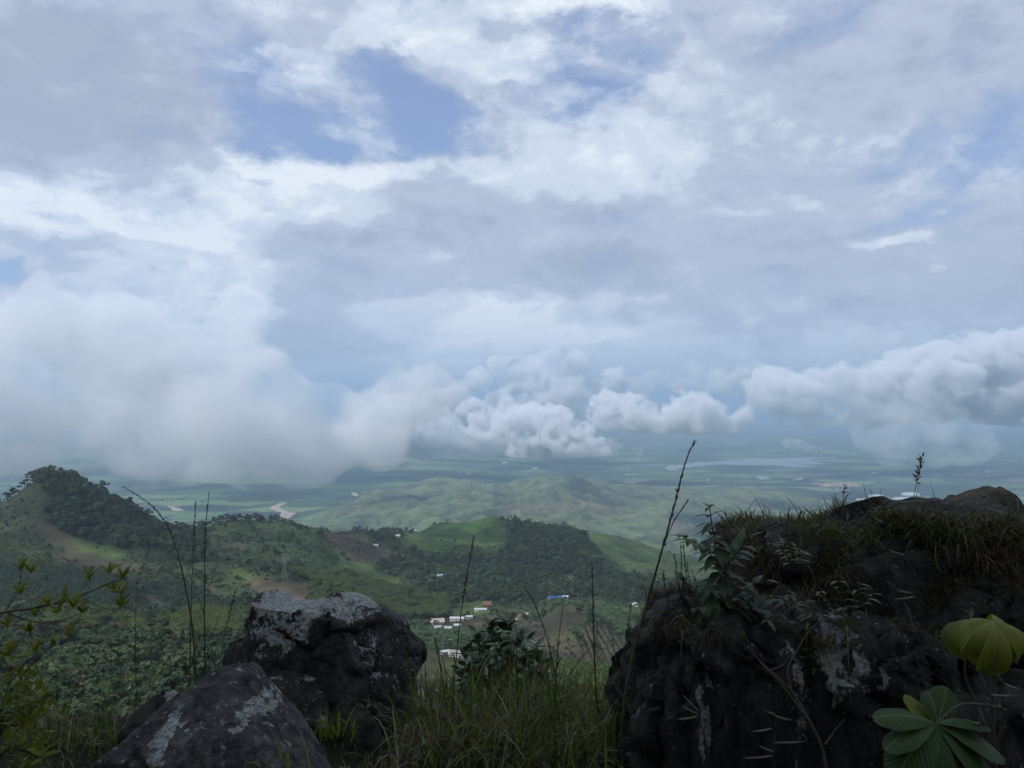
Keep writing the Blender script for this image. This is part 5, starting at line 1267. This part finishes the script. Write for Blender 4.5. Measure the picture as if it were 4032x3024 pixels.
# ================================================================== STALKS
def px_path(pts, d, n=22, dd=0.0):
    pts = np.array(pts, float); s = np.concatenate([[0], np.cumsum(np.hypot(*np.diff(pts, axis=0).T))]); s /= s[-1]
    q = np.linspace(0, 1, n); u, v = pchip(s, pts[:, 0], q), pchip(s, pts[:, 1], q)
    return np.array([at(a, b, d + dd * t) for a, b, t in zip(u, v, q)])
def stalk(name, pts, d, label, r0=.0024, r1=.0010, head=.35, col=(.085, .072, .040), hcol=(.060, .042, .034), nsp=60, hl=.016, leaves=2, seed=0, spread=.35, cat='grass stalk', group='tall grass stalks'):
    r_ = np.random.default_rng(seed + 900)
    p = px_path(pts, d, 26, r_.uniform(-.1, .1)); root = tag(empty(name, p[0]), label, cat, group)
    rel = p - p[0]
    V, Q = tube(rel, np.linspace(r0, r1, 26) * 1.5, 5)
    r0 = r0; link('culm', tinted('culm', V, Q, np.tile(col, (len(V), 1)) * r_.uniform(.9, 1.1)), None, root)
    if head > 0:
        t = r_.uniform(1 - head, 1, nsp); i = np.clip((t * 25).astype(int), 0, 24); f = (t * 25 - i)[:, None]
        q = rel[i] * (1 - f) + rel[i + 1] * f; tg = rel[i + 1] - rel[i]; tg /= np.linalg.norm(tg, axis=1)[:, None]
        dv = tg + r_.normal(size=(nsp, 3)) * spread; dv /= np.linalg.norm(dv, axis=1)[:, None]
        sd_ = np.cross(dv, r_.normal(size=(nsp, 3))); sd_ /= np.linalg.norm(sd_, axis=1)[:, None]
        L = (hl * r_.uniform(.6, 1.2, nsp))[:, None]
        V = np.stack([q, q + dv * L * .45 - sd_ * L * .16, q + dv * L * 1.1, q + dv * L * .45 + sd_ * L * .16], 1).reshape(-1, 3)
        link('seed_head', tinted('seed_head', V, np.arange(4 * nsp).reshape(-1, 4), np.tile(hcol, (len(V), 1))), None, root)
    for k in range(leaves):
        i = r_.integers(3, 14); b = rel[i][None]
        V, Q, c = blades(b, np.array([r_.uniform(.12, .26)]), np.array([.25]), np.array([r_.uniform(0, 6.28)]), np.array([.0035]), np.array([r_.uniform(.1, .7)]), pick(GREEN, 1, r_), twist=np.array([r_.uniform(0, 3)]))
        link('leaf', tinted('leaf', V, Q, c), None, root)
    return root
stalk('grass_stalk', [(770, 2720), (764, 2543), (723, 2279), (664, 2079), (590, 1985), (488, 1918)], 4.0, 'tall stalk arching left over the forested hill', seed=1, r0=.0036, r1=.0010, nsp=90)
stalk('grass_stalk', [(808, 2700), (805, 2455), (808, 2103), (823, 1944)], 4.05, 'straight dark stalk left of the ridge trees, tallest there', seed=2, r0=.003)
stalk('grass_stalk', [(745, 2700), (755, 2300), (766, 2080), (768, 1975)], 4.1, 'thin straight stalk between the arching and tallest stalks', seed=3, r0=.0024, r1=.0006)
stalk('grass_stalk', [(540, 2760), (533, 2573), (536, 2338), (590, 2150)], 3.9, 'thin leaning stalk above the lower left grass', seed=4, r0=.0016, r1=.0006, leaves=0, nsp=20)
stalk('grass_stalk', [(860, 2640), (890, 2480), (925, 2330)], 4.2, 'short stalk leaning right before the brown tilled field', seed=5, r0=.0016)
stalk('grass_stalk', [(1770, 2960), (1792, 2646), (1812, 2442), (1836, 2280), (1866, 2112)], 3.7, 'tall dark-tipped stalk in front of the green hill', seed=6, r0=.0026, nsp=90)
stalk('grass_stalk', [(2365, 2960), (2348, 2747), (2338, 2500), (2331, 2225)], 3.6, 'straight brown stalk beside the furrowed field', seed=7, r0=.0036, r1=.0014, nsp=90)
stalk('grass_stalk', [(2440, 2960), (2466, 2722), (2511, 2508), (2577, 2272), (2651, 2007), (2706, 1800), (2736, 1736)], 3.3, 'tallest pale stalk rising past the outcrop to the lake', seed=8, r0=.0058, r1=.0016, nsp=110, col=(.13, .125, .060), leaves=4, hl=.022, spread=.18)
stalk('grass_stalk', [(2560, 2330), (2600, 2190), (2650, 2060), (2712, 1965)], 3.3, 'side shoot branching right from the tallest pale stalk', seed=18, r0=.0026, r1=.0010, nsp=50, col=(.12, .10, .055), leaves=0, spread=.15)
stalk('grass_stalk', [(2180, 2900), (2188, 2680), (2200, 2520), (2216, 2388)], 3.6, 'greenish stalk in front of the furrowed field', seed=9, r0=.0034, col=(.06, .085, .03), head=.0)
stalk('grass_stalk', [(1765, 2900), (1737, 2646), (1714, 2516)], 3.5, 'dark stalk just right of the big boulder', seed=10, r0=.0026)
stalk('grass_stalk', [(2215, 2800), (2158, 2530), (2110, 2390), (2068, 2312)], 3.8, 'pale drooping stalk leaning left above the shrub', seed=11, r0=.0022, r1=.001, hcol=(.16, .14, .11))
stalk('grass_stalk', [(2420, 2900), (2460, 2560), (2485, 2380)], 3.4, 'brown stalk close to the outcrop edge', seed=12, r0=.003, nsp=40)
stalk('grass_stalk', [(2045, 2950), (2036, 2700), (2034, 2463)], 3.6, 'upright green blade-like stalk in front of the shrub', seed=13, r0=.0045, r1=.0008, col=(.07, .105, .026), head=0, leaves=3)
stalk('weed_stem', [(3330, 2040), (3318, 1985), (3328, 1912)], 4.0, 'thin weed with two dark buds on the outcrop rim', seed=14, r0=.0018, head=.25, nsp=26, leaves=1, spread=.9, cat='weed', group='weeds on the outcrop rim')
stalk('weed_stem', [(3590, 1995), (3606, 1920), (3632, 1800)], 4.1, 'tall wispy weed on the outcrop rim before the white halls', seed=15, r0=.0013, r1=.0007, head=.55, nsp=46, hl=.03, leaves=0, spread=1.0, cat='weed', group='weeds on the outcrop rim', col=(.04, .045, .04))
for i, (u0, u1, v1) in enumerate([(3425, 3400, 1905), (3440, 3432, 1925), (3455, 3470, 1920), (3300, 3245, 1970), (3410, 3385, 1950), (3700, 3670, 1930)]):
    stalk('grass_stalk', [(u0, 2030), ((u0 + u1) / 2, (2030 + v1) / 2), (u1, v1)], 4.05, ['leftmost of the thin grass blades before the white halls', 'second thin grass blade before the white halls', 'right-leaning thin blade before the white halls', 'dark blade leaning far left off the outcrop rim', 'short thin blade before the white halls', 'short dark blade left of the top boulder'][i], seed=30 + i, r0=.0018, r1=.0005, head=0, leaves=0, col=(.035, .04, .025), group='thin blades on the outcrop rim')
for i, (b, t) in enumerate([((2690, 2390), (2655, 2180)), ((2700, 2390), (2680, 2140)), ((2720, 2380), (2690, 2130)), ((2640, 2400), (2610, 2250)), ((2735, 2380), (2705, 2220))]):
    stalk('weed_stem', [b, ((b[0] + t[0]) / 2 - 4, (b[1] + t[1]) / 2), t], 3.35, ['dark thin weed stem left of the leafy plant, shortest leaning', 'dark weed stem left of the leafy plant, second tallest', 'tallest dark weed stem left of the leafy plant', 'dark weed stem at the outer corner of the cliff', 'weed stem closest to the leafy plant'][i], seed=50 + i, r0=.0018, r1=.0008, head=.5, nsp=30, hl=.012, leaves=0, col=(.025, .03, .02), hcol=(.03, .035, .025), spread=.8, cat='weed', group='weed stems by the leafy plant')

# ================================================================== LEAFY PLANTS
def leaf_mesh(name, w=.4, seg=6, fold=.25, droop=.25, tip=1.0, wave=0.0, notch=None):
    V = []
    for i in range(seg + 1):
        t = i / seg
        ww = w * .5 * (math.sin(math.pi * t ** tip) ** .8 if 0 < t < 1 else .02)
        z = -droop * t * t; e = wave * math.sin(t * 17)
        V += [(-ww, t, z + fold * ww + e * ww), (0, t, z), (ww, t, z + fold * ww - e * ww)]
    i = np.arange(seg)[:, None] * 3
    Q = np.concatenate([np.concatenate([i, i + 1, i + 4, i + 3], 1), np.concatenate([i + 1, i + 2, i + 5, i + 4], 1)])
    return mesh_from(name, V, Q)
def leaf_mat(name, c, trans=.35, rough=.4, vein=None, spec=.4):
    m, g = new_mat(name)
    rnd = g.n('ShaderNodeObjectInfo').outputs['Random']; tc = g.n('ShaderNodeTexCoord').outputs['Object']
    n = g.noise(tc, 9.0, 4.0, .6)
    col = g.n('ShaderNodeHueSaturation', {'Hue': g.m('ADD', .485, g.m('MULTIPLY', rnd, .03)), 'Value': g.m('ADD', .6, g.m('ADD', g.m('MULTIPLY', rnd, .5), g.m('MULTIPLY', n, .45))), 'Color': c4(c)}).outputs[0]
    if vein:
        sx = g.m('ABSOLUTE', g.n('ShaderNodeSeparateXYZ', {0: tc}).outputs[0])
        col = g.mix(g.ss(sx, .006, .018, .75, 0), col, c4(vein))
    b = g.n('ShaderNodeBsdfPrincipled', {'Base Color': col, 'Roughness': rough, 'Specular IOR Level': spec})
    t = g.n('ShaderNodeBsdfTranslucent', {0: g.mix(1.0, col, c4((1.3, 1.3, .5)), 'MULTIPLY')})
    return finish(m, g, g.n('ShaderNodeMixShader', {0: trans, 1: b.outputs[0], 2: t.outputs[0]}).outputs[0])
def put_leaf(root, me, pos, dirv, size, up=(0, 0, 1), name='leaf', roll=0.0):
    d = Vector(dirv).normalized(); u = Vector(up)
    x = d.cross(u)
    if x.length < 1e-3: x = d.cross(Vector((1, 0, 0)))
    x.normalize(); z = x.cross(d)
    M = Matrix((x, d, z)).transposed().to_4x4()
    o = bpy.data.objects.new(name, me); COL.objects.link(o); o.parent = root
    o.matrix_local = Matrix.Translation(Vector(pos) - Vector(root.location)) @ M @ Matrix.Rotation(roll, 4, 'Y') @ Matrix.Scale(size, 4)
    return o
M_TWIG = flatmat('twig_bark', (.085, .070, .055), .85, 60.0, .35)
M_TWIG2 = flatmat('grey_twig', (.060, .052, .045), .85, 60.0, .35)
def twig(root, pts, r0, r1, mat=None, name='branch', sides=6):
    rel = np.asarray(pts) - np.array(root.location)
    return link(name, mesh_from(name, *tube(rel, np.linspace(r0, r1, len(rel)), sides)), mat or M_TWIG, root)
r_ = np.random.default_rng(5)
# glossy shrub in the middle
M_SHRUB = leaf_mat('shrub_leaf', (.050, .085, .030), .15, .32, spec=.5)
LM = leaf_mesh('shrub_leaf', .50, 5, .25, .10, .8); LM.materials.append(M_SHRUB)
b0 = at(1975, 2960, 4.25); SH = tag(empty('shrub', b0), 'dark glossy-leaved shrub standing behind the grass clump', 'shrub')
tips = [(1930, 2450), (1985, 2440), (2005, 2455), (1880, 2490), (1945, 2490), (2040, 2500), (1850, 2530), (1910, 2530), (1970, 2540), (2070, 2520), (2110, 2550), (1830, 2580), (1890, 2590), (2010, 2580), (2060, 2580), (2130, 2600), (1815, 2640), (1870, 2650), (1940, 2630), (1990, 2660), (2090, 2640), (2140, 2660), (1800, 2700), (1850, 2720), (1920, 2710), (2030, 2720), (1750, 2770), (1790, 2800), (1860, 2820), (1740, 2850), (2080, 2760)]
for i, (u, v) in enumerate(tips):
    dep = 4.25 + r_.uniform(-.16, .14); tp = at(u, v, dep); md_ = b0 * .45 + tp * .55 + np.array([r_.normal(0, .03), 0, -.02])
    twig(SH, [b0 + r_.normal(0, .02, 3), md_, tp * .85 + md_ * .15, tp], .0042, .0015, M_TWIG2)
    for q in range(9):
        a = q * 2.4 + r_.uniform(-.3, .3); e_ = r_.uniform(.1, .95); dv = (math.cos(a) * math.cos(e_), math.sin(a) * math.cos(e_), math.sin(e_))
        put_leaf(SH, LM, tp - np.array([0, 0, .02 * (q % 4)]), dv, r_.uniform(.066, .095), roll=r_.uniform(-.5, .5))
def inner_foliage(root, mat, n, cpx, rpx, d, dd, size, seed):
    r_ = np.random.default_rng(seed); a = r_.normal(size=(n, 3)); a /= np.maximum(1, np.linalg.norm(a, axis=1))[:, None] * 1.0
    C = np.array([at(cpx[0] + q[0] * rpx[0], cpx[1] - q[2] * rpx[1], d + q[1] * dd) for q in a]) - np.array(root.location)
    V, Q = leaf_quads(C, r_.normal(size=(n, 3)) + np.array([0, -.3, .6]), size, r_, .42)
    o = link('inner_foliage', mesh_from('inner_foliage', V, Q), mat, root); o['kind'] = 'stuff'
inner_foliage(SH, M_SHRUB, 520, (1970, 2640), (130, 130), 4.27, .13, .028, 1)
inner_foliage(SH, M_SHRUB, 160, (1800, 2820), (60, 70), 4.2, .08, .026, 2)
# yellow-green shrub entering from the left
M_LIMELEAF = leaf_mat('lime_leaf', (.145, .165, .028), .35, .5)
LL = leaf_mesh('lime_leaf', .25, 5, .35, .12, .8); LL.materials.append(M_LIMELEAF)
lb0 = at(-120, 2900, 2.7); LS = tag(empty('shrub', lb0), 'twiggy shrub with yellow-green leaf tufts reaching in from the left', 'shrub')
def zp(x, y): return (x * .5267, 2150 + y * .5267)
for pts, r0 in (([(-200, 560), (0, 500), (230, 470), (420, 430), (600, 380), (780, 290), (950, 240)], .0040), ([(600, 380), (740, 450), (850, 480), (930, 440)], .0018), ([(50, 495), (200, 555), (340, 575), (500, 545), (610, 500)], .0026), ([(-100, 640), (80, 430), (150, 270), (155, 180)], .0024), ([(150, 270), (190, 240), (230, 190)], .0014),
                ([(420, 430), (540, 330), (660, 250)], .0014), ([(-150, 760), (60, 735), (180, 690), (230, 640)], .0026), ([(-200, 1000), (10, 730), (60, 600)], .0030), ([(780, 290), (850, 330), (900, 350)], .0012), ([(230, 470), (330, 440), (440, 420)], .0016), ([(-100, 1500), (80, 1100), (300, 820), (420, 720)], .0034)):
    twig(LS, px_path([zp(*q) for q in pts], 2.7, 10, .05), r0, r0 * .4, M_TWIG2)
cl1 = [(155, 165), (232, 175), (150, 340), (820, 190), (915, 230), (668, 240), (360, 435), (470, 400), (550, 440), (620, 475), (840, 330), (905, 345), (910, 430), (430, 480), (225, 630), (270, 510), (60, 590), (400, 720), (510, 670)]
cl2 = [(r_.uniform(0, 330), r_.uniform(760, 1660)) for _ in range(17)]
for i, q in enumerate(cl1 + cl2):
    c = at(*zp(*q), 2.7 + r_.uniform(-.08, .08))
    for j in range(8):
        a = j * 2.4 + r_.uniform(-.4, .4); e_ = r_.uniform(.35, 1.25) if i < len(cl1) else r_.uniform(-.1, 1.2)
        put_leaf(LS, LL, c + np.array([0, 0, -.006 * (j % 3)]), (math.cos(a) * math.cos(e_), math.sin(a) * math.cos(e_), math.sin(e_)), r_.uniform(.042, .062) * (1 if i < len(cl1) else 1.25), roll=r_.uniform(-.6, .6))
    if i >= len(cl1): twig(LS, [lb0 + np.array([.05, 0, -.1]), lb0 * .4 + c * .6, c], .003, .0012, M_TWIG2)
inner_foliage(LS, M_LIMELEAF, 200, (90, 2820), (120, 190), 2.75, .12, .020, 3)
# upright leafy plant on the outcrop corner
M_NETTLE = leaf_mat('dark_green_leaf', (.042, .072, .034), .25, .55, vein=(.08, .11, .055))
LN = leaf_mesh('dark_green_leaf', .40, 7, .22, .42, .75, .1); LN.materials.append(M_NETTLE)
p0 = at(2865, 2470, 3.25); LP = tag(empty('leafy_plant', p0), 'upright dark-leaved plant silhouetted at the outcrop corner', 'plant')
st = px_path([(2865, 2470), (2848, 2330), (2826, 2210), (2808, 2100), (2794, 2000)], 3.25, 16)
twig(LP, st, .0048, .0022, M_TWIG2, 'stem')
for i in range(3, 16):
    sc_ = .115 * (1 - .55 * max(0, (i - 9) / 6)) * r_.uniform(.9, 1.1)
    for q in range(4 if i < 12 else 3):
        a = q * math.pi / 2 + (i % 2) * .8 + r_.uniform(-.2, .2); e_ = r_.uniform(-.25, .35) + (.35 if i > 13 else 0)
        put_leaf(LP, LN, st[i], (math.cos(a) * math.cos(e_), math.sin(a) * math.cos(e_), math.sin(e_)), sc_)
for k, (pts, n) in enumerate([([(2828, 2215), (2760, 2150), (2700, 2120)], 5), ([(2835, 2260), (2890, 2190), (2930, 2140)], 5), ([(2850, 2350), (2760, 2310), (2690, 2290)], 5), ([(2855, 2380), (2930, 2320), (2990, 2300)], 5), ([(2860, 2420), (2800, 2380), (2740, 2400)], 4), ([(2862, 2440), (2930, 2400), (3000, 2400)], 4)]):
    bp = px_path(pts, 3.2, 8, -.1); twig(LP, bp, .0028, .0014, M_TWIG2)
    for j in range(2, 8):
        for s in (-1, 1):
            tg = bp[min(j + 1, 7)] - bp[j - 1]; tg /= np.linalg.norm(tg); dv = tg * .4 + np.array([0, s * .7, r_.uniform(-.1, .5)]) + r_.normal(0, .25, 3)
            put_leaf(LP, LN, bp[j], dv, r_.uniform(.07, .10))
# trailing leafy sprigs on the ledge
M_SPRIG = leaf_mat('sprig_leaf', (.075, .100, .046), .3, .5); LQ = leaf_mesh('sprig_leaf', .30, 6, .25, .3, .8); LQ.materials.append(M_SPRIG)
for k, (base, arms, lb) in enumerate([((3330, 2470), [(3230, 2330), (3300, 2290), (3380, 2300), (3430, 2340), (3180, 2420)], 'leafy sprig hanging over the middle of the ledge'), ((3120, 2420), [(3050, 2350), (3110, 2330), (3160, 2370), (3020, 2440)], 'small leafy sprig left of the ledge middle'), ((3130, 2260), [(3085, 2170), (3110, 2140), (3150, 2170)], 'reddish sprig growing out of the ledge thatch'),
                                   ((3160, 2690), [(3130, 2590), (3190, 2560), (3220, 2620)], 'sparse sprig low on the cliff face')]):
    b = at(*base, 3.2); PR = tag(empty('leafy_sprig', b), lb, 'plant', 'sprigs on the outcrop')
    for (u, v) in arms:
        bp = px_path([base, ((base[0] + u) / 2, (base[1] + v) / 2 - 12), (u, v)], 3.2, 8, -.22); twig(PR, bp, .0022, .001, M_TWIG2)
        for j in range(3, 8):
            for s in (-1, 1):
                put_leaf(PR, LQ, bp[j], (bp[j] - bp[j - 2]) * 8 + np.array([s * .6, -.3, r_.uniform(-.2, .4)]) + r_.normal(0, .2, 3), r_.uniform(.04, .062))
# bare woody shrub in front of the cliff
wb = at(3255, 3040, 2.85); WS = tag(empty('woody_shrub', wb), 'bare forked woody stems in front of the cliff face', 'shrub')
for pts, r0, r1 in (([(3255, 3060), (3240, 2960), (3182, 2833), (3116, 2722), (3030, 2640), (2940, 2550), (2890, 2480)], .0085, .003), ([(3116, 2722), (3100, 2640), (3140, 2560), (3190, 2480), (3240, 2440)], .0045, .002), ([(3182, 2833), (3080, 2700), (2980, 2590), (2900, 2440)], .005, .002), ([(3248, 2930), (3300, 2860), (3370, 2790)], .004, .0015), ([(3030, 2640), (3080, 2620), (3110, 2580)], .003, .0012)):
    twig(WS, px_path(pts, 2.85, 14, .12), r0, r1, M_TWIG)
# pale seed spikes
M_SPIKE = None
def spikes(base, lst, d, label, seed):
    b = at(*base, d); rt = tag(empty('foxtail_grass', b), label, 'grass', 'foxtail grasses by the cliff')
    for (p, q) in lst:
        path = px_path([base, ((base[0] + p[0]) / 2 + 6, (base[1] + p[1]) / 2), p], d, 10, -.05)
        V, Q = tube(path - b, np.linspace(.0014, .0009, 10), 4); link('stem', tinted('stem', V, Q, np.tile((.085, .075, .045), (len(V), 1))), None, rt)
        sp = px_path([p, ((p[0] + q[0]) / 2, (p[1] + q[1]) / 2 + 3), q], d, 8, -.03); sp = sp - sp[0] + path[-1]
        V, Q = tube(sp - b, [.0012, .0032, .0038, .0038, .0036, .003, .002, .0006], 6); link('spike', tinted('spike', V, Q, np.tile((.20, .185, .15), (len(V), 1))), None, rt)
spikes((3040, 3060), [((3040, 2868), (2962, 2880)), ((3052, 2812), (3020, 2800)), ((3050, 2818), (3120, 2836)), ((3046, 2925), (3172, 2918)), ((3044, 2975), (2930, 2985)), ((3050, 2960), (2985, 2935))], 2.8, 'foxtail with several pale spikes at the bottom of the cliff', 1)
spikes((2800, 3060), [((2752, 2800), (2688, 2735)), ((2750, 2812), (2688, 2780)), ((2748, 2820), (2670, 2832))], 2.8, 'foxtail with three pale spikes left on the cliff', 2)
spikes((3700, 2440), [((3480, 2060), (3440, 2035)), ((3560, 2185), (3500, 2165)), ((3590, 2335), (3530, 2322)), ((3600, 2350), (3520, 2358))], 3.0, 'drooping foxtail arching over the grassy ledge', 3)
spikes((3920, 3060), [((3890, 2730), (3865, 2665)), ((3950, 2690), (3925, 2650)), ((3955, 2692), (4010, 2712)), ((3900, 2735), (3985, 2740)), ((3880, 2860), (3850, 2780)), ((3860, 2845), (3830, 2846))], 2.4, 'foxtail with pale spikes beside the big palmate leaves', 4)
# palmate-leaved sapling
def palm_leaf_mat(name, c, c2):
    m, g = new_mat(name); tc = g.n('ShaderNodeTexCoord').outputs['Object']; sp = g.n('ShaderNodeSeparateXYZ', {0: tc})
    ax = g.m('ABSOLUTE', sp.outputs[0])
    vy = g.m('SUBTRACT', sp.outputs[1], g.m('MULTIPLY', ax, .9))
    wv = g.n('ShaderNodeTexWave', {'Vector': g.n('ShaderNodeCombineXYZ', {1: vy}).outputs[0], 'Scale': 4.2, 'Distortion': .9, 'Detail': 2.0}, bands_direction='Y').outputs[0]
    col = g.mix(g.ss(g.noise(tc, 3.0, 3.0), .35, .7), c4(c), c4(c2))
    col = g.mix(g.m('MULTIPLY', g.ss(wv, .90, 1.0), .35), col, c4([x * 1.7 for x in c2]))
    col = g.mix(g.ss(g.noise(tc, 7.0, 6.0, .7), .62, .70, 0, .6), col, c4((.16, .11, .045)))
    col = g.mix(g.ss(ax, .008, .022, .8, 0), col, c4((.14, .16, .06)))
    b = g.n('ShaderNodeBsdfPrincipled', {'Base Color': col, 'Roughness': .5, 'Specular IOR Level': .3})
    bm_ = g.n('ShaderNodeBump', {'Height': wv, 'Distance': .004, 'Strength': .3}); g.link(bm_.outputs[0], b.inputs['Normal'])
    t = g.n('ShaderNodeBsdfTranslucent', {0: g.mix(1.0, col, c4((1.3, 1.3, .4)), 'MULTIPLY')})
    return finish(m, g, g.n('ShaderNodeMixShader', {0: .35, 1: b.outputs[0], 2: t.outputs[0]}).outputs[0])
M_PG, M_PY, M_PD = palm_leaf_mat('palmate_green', (.030, .068, .016), (.046, .090, .018)), palm_leaf_mat('palmate_yellow', (.190, .190, .026), (.130, .160, .026)), palm_leaf_mat('palmate_mid', (.085, .130, .024), (.120, .150, .026))
def lobe(name, droop, w, mat, curl=.0):
    V = []; seg = 10
    for i in range(seg + 1):
        t = i / seg; ang = droop * t ** 1.2
        # arc that bends downwards
        y = math.sin(ang) / droop if droop > .01 else t; z = -(1 - math.cos(ang)) / droop if droop > .01 else 0
        ww = w * .5 * (math.sin(math.pi * min(1, (t * .93 + .03)) ** 1.5) ** .75 + .02)
        if i == seg: ww = w * .12
        for s in (-1, -.5, 0, .5, 1): V.append((s * ww, y, z - .28 * ww * abs(s) ** 1.6 + .03 * ww * math.sin(t * 21 + s * 3)))
    i = np.arange(seg)[:, None] * 5 + np.arange(4)[None, :]
    Q = np.stack([i, i + 1, i + 6, i + 5], -1).reshape(-1, 4)
    me = mesh_from(name, V, Q); me.materials.append(mat); return me
sb = at(3912, 3060, 2.45); SP = tag(empty('sapling', sb), 'sapling with big umbrella-like palmate leaves at the right edge', 'sapling')
def stem_to(pts, d, r0, r1, dd=0.0): return twig(SP, px_path(pts, d, 12, dd), r0, r1, M_TWIG, 'stem')
stem_to([(3912, 3060), (3905, 2900), (3910, 2760), (3915, 2600), (3911, 2455)], 2.5, .011, .005)
stem_to([(3905, 2900), (3850, 2780), (3800, 2640), (3837, 2455)], 2.5, .005, .003, .1)
stem_to([(3920, 2960), (3960, 2800), (3800, 2770), (3684, 2850)], 2.45, .006, .003, -.15)
def palmate(hub, d, me, size, spec, label):
    p = at(*hub, d); L_ = empty('leaf', p - np.array(sb)); L_.parent = SP; L_['label'] = label
    L_.location = p - np.array(sb)
    for (dv, s, roll) in spec:
        dd_ = Vector(dv).normalized(); upv = Vector((0, -.35, .94)); x = dd_.cross(upv).normalized(); z = x.cross(dd_)
        M = Matrix((x, dd_, z)).transposed().to_4x4()
        o = bpy.data.objects.new('leaflet', me); COL.objects.link(o); o.parent = L_
        o.matrix_local = M @ Matrix.Rotation(roll, 4, 'Y') @ Matrix.Scale(size * s, 4)
LB1 = lobe('leaflet_green', .8, .60, M_PG); LB2 = lobe('leaflet_yellow', 2.6, .44, M_PY); LB3 = lobe('leaflet_mid', 2.4, .48, M_PD)
wv_ = np.array([0, -.55, -.72])
spec = []
for a in (-104, -76, -50, -26, -3, 20, 44, 70, 98):
    spec.append((np.array([math.sin(R(a)), 0, 0]) + wv_ * math.cos(R(a)) / np.linalg.norm(wv_) + np.array([0, -.05, .22]), random.uniform(.85, 1.1) + .15 * math.cos(R(a)), R(a) * -.10 + random.uniform(-.25, .25)))
palmate((3684, 2848), 2.35, LB1, .19, spec, 'dark green palmate leaf with radiating ribs')
palmate((3690, 2846), 2.42, LB1, .12, [((.55, .3, .85), 1.2, .3), ((.1, .4, .9), .9, 0)], 'upturned small lobes above the dark palmate leaf')
palmate((3680, 2846), 2.46, lobe('leaflet_pale', .4, .6, M_PY), .11, [((-.5, .25, .65), 1.0, 0)], 'yellow nibbled lobe behind the dark palmate leaf')
palmate((3911, 2448), 2.5, LB2, .185, [((math.cos(a), math.sin(a), .05 + .25 * math.sin(2.3 * a)), 1.05 + .15 * math.sin(3 * a), .3 * math.sin(5 * a)) for a in np.arange(9) * math.pi / 4.5 - .3], 'yellow-green leaf drooping like an umbrella')
palmate((3850, 2452), 2.68, LB3, .18, [((math.cos(a), math.sin(a), .2), 1.0, 0) for a in (2.6, 3.2, 3.9, 4.5, 5.2)], 'mid-green drooping leaf behind the umbrella leaf')

# unseen trees added on the slope behind the camera to shade the lookout
for i, (x, y, s) in enumerate([(-6.3, -1.9, 12), (-8.3, -2.4, 12.5), (-10.3, -3.0, 13), (-8.8, -4.6, 13)]):
    tree('tree%d' % (i % 5), (x, y, float(zat(x, y)) - .2), s, 'unseen leafy tree added behind the lookout to shade it', group='unseen shade trees added behind the lookout')
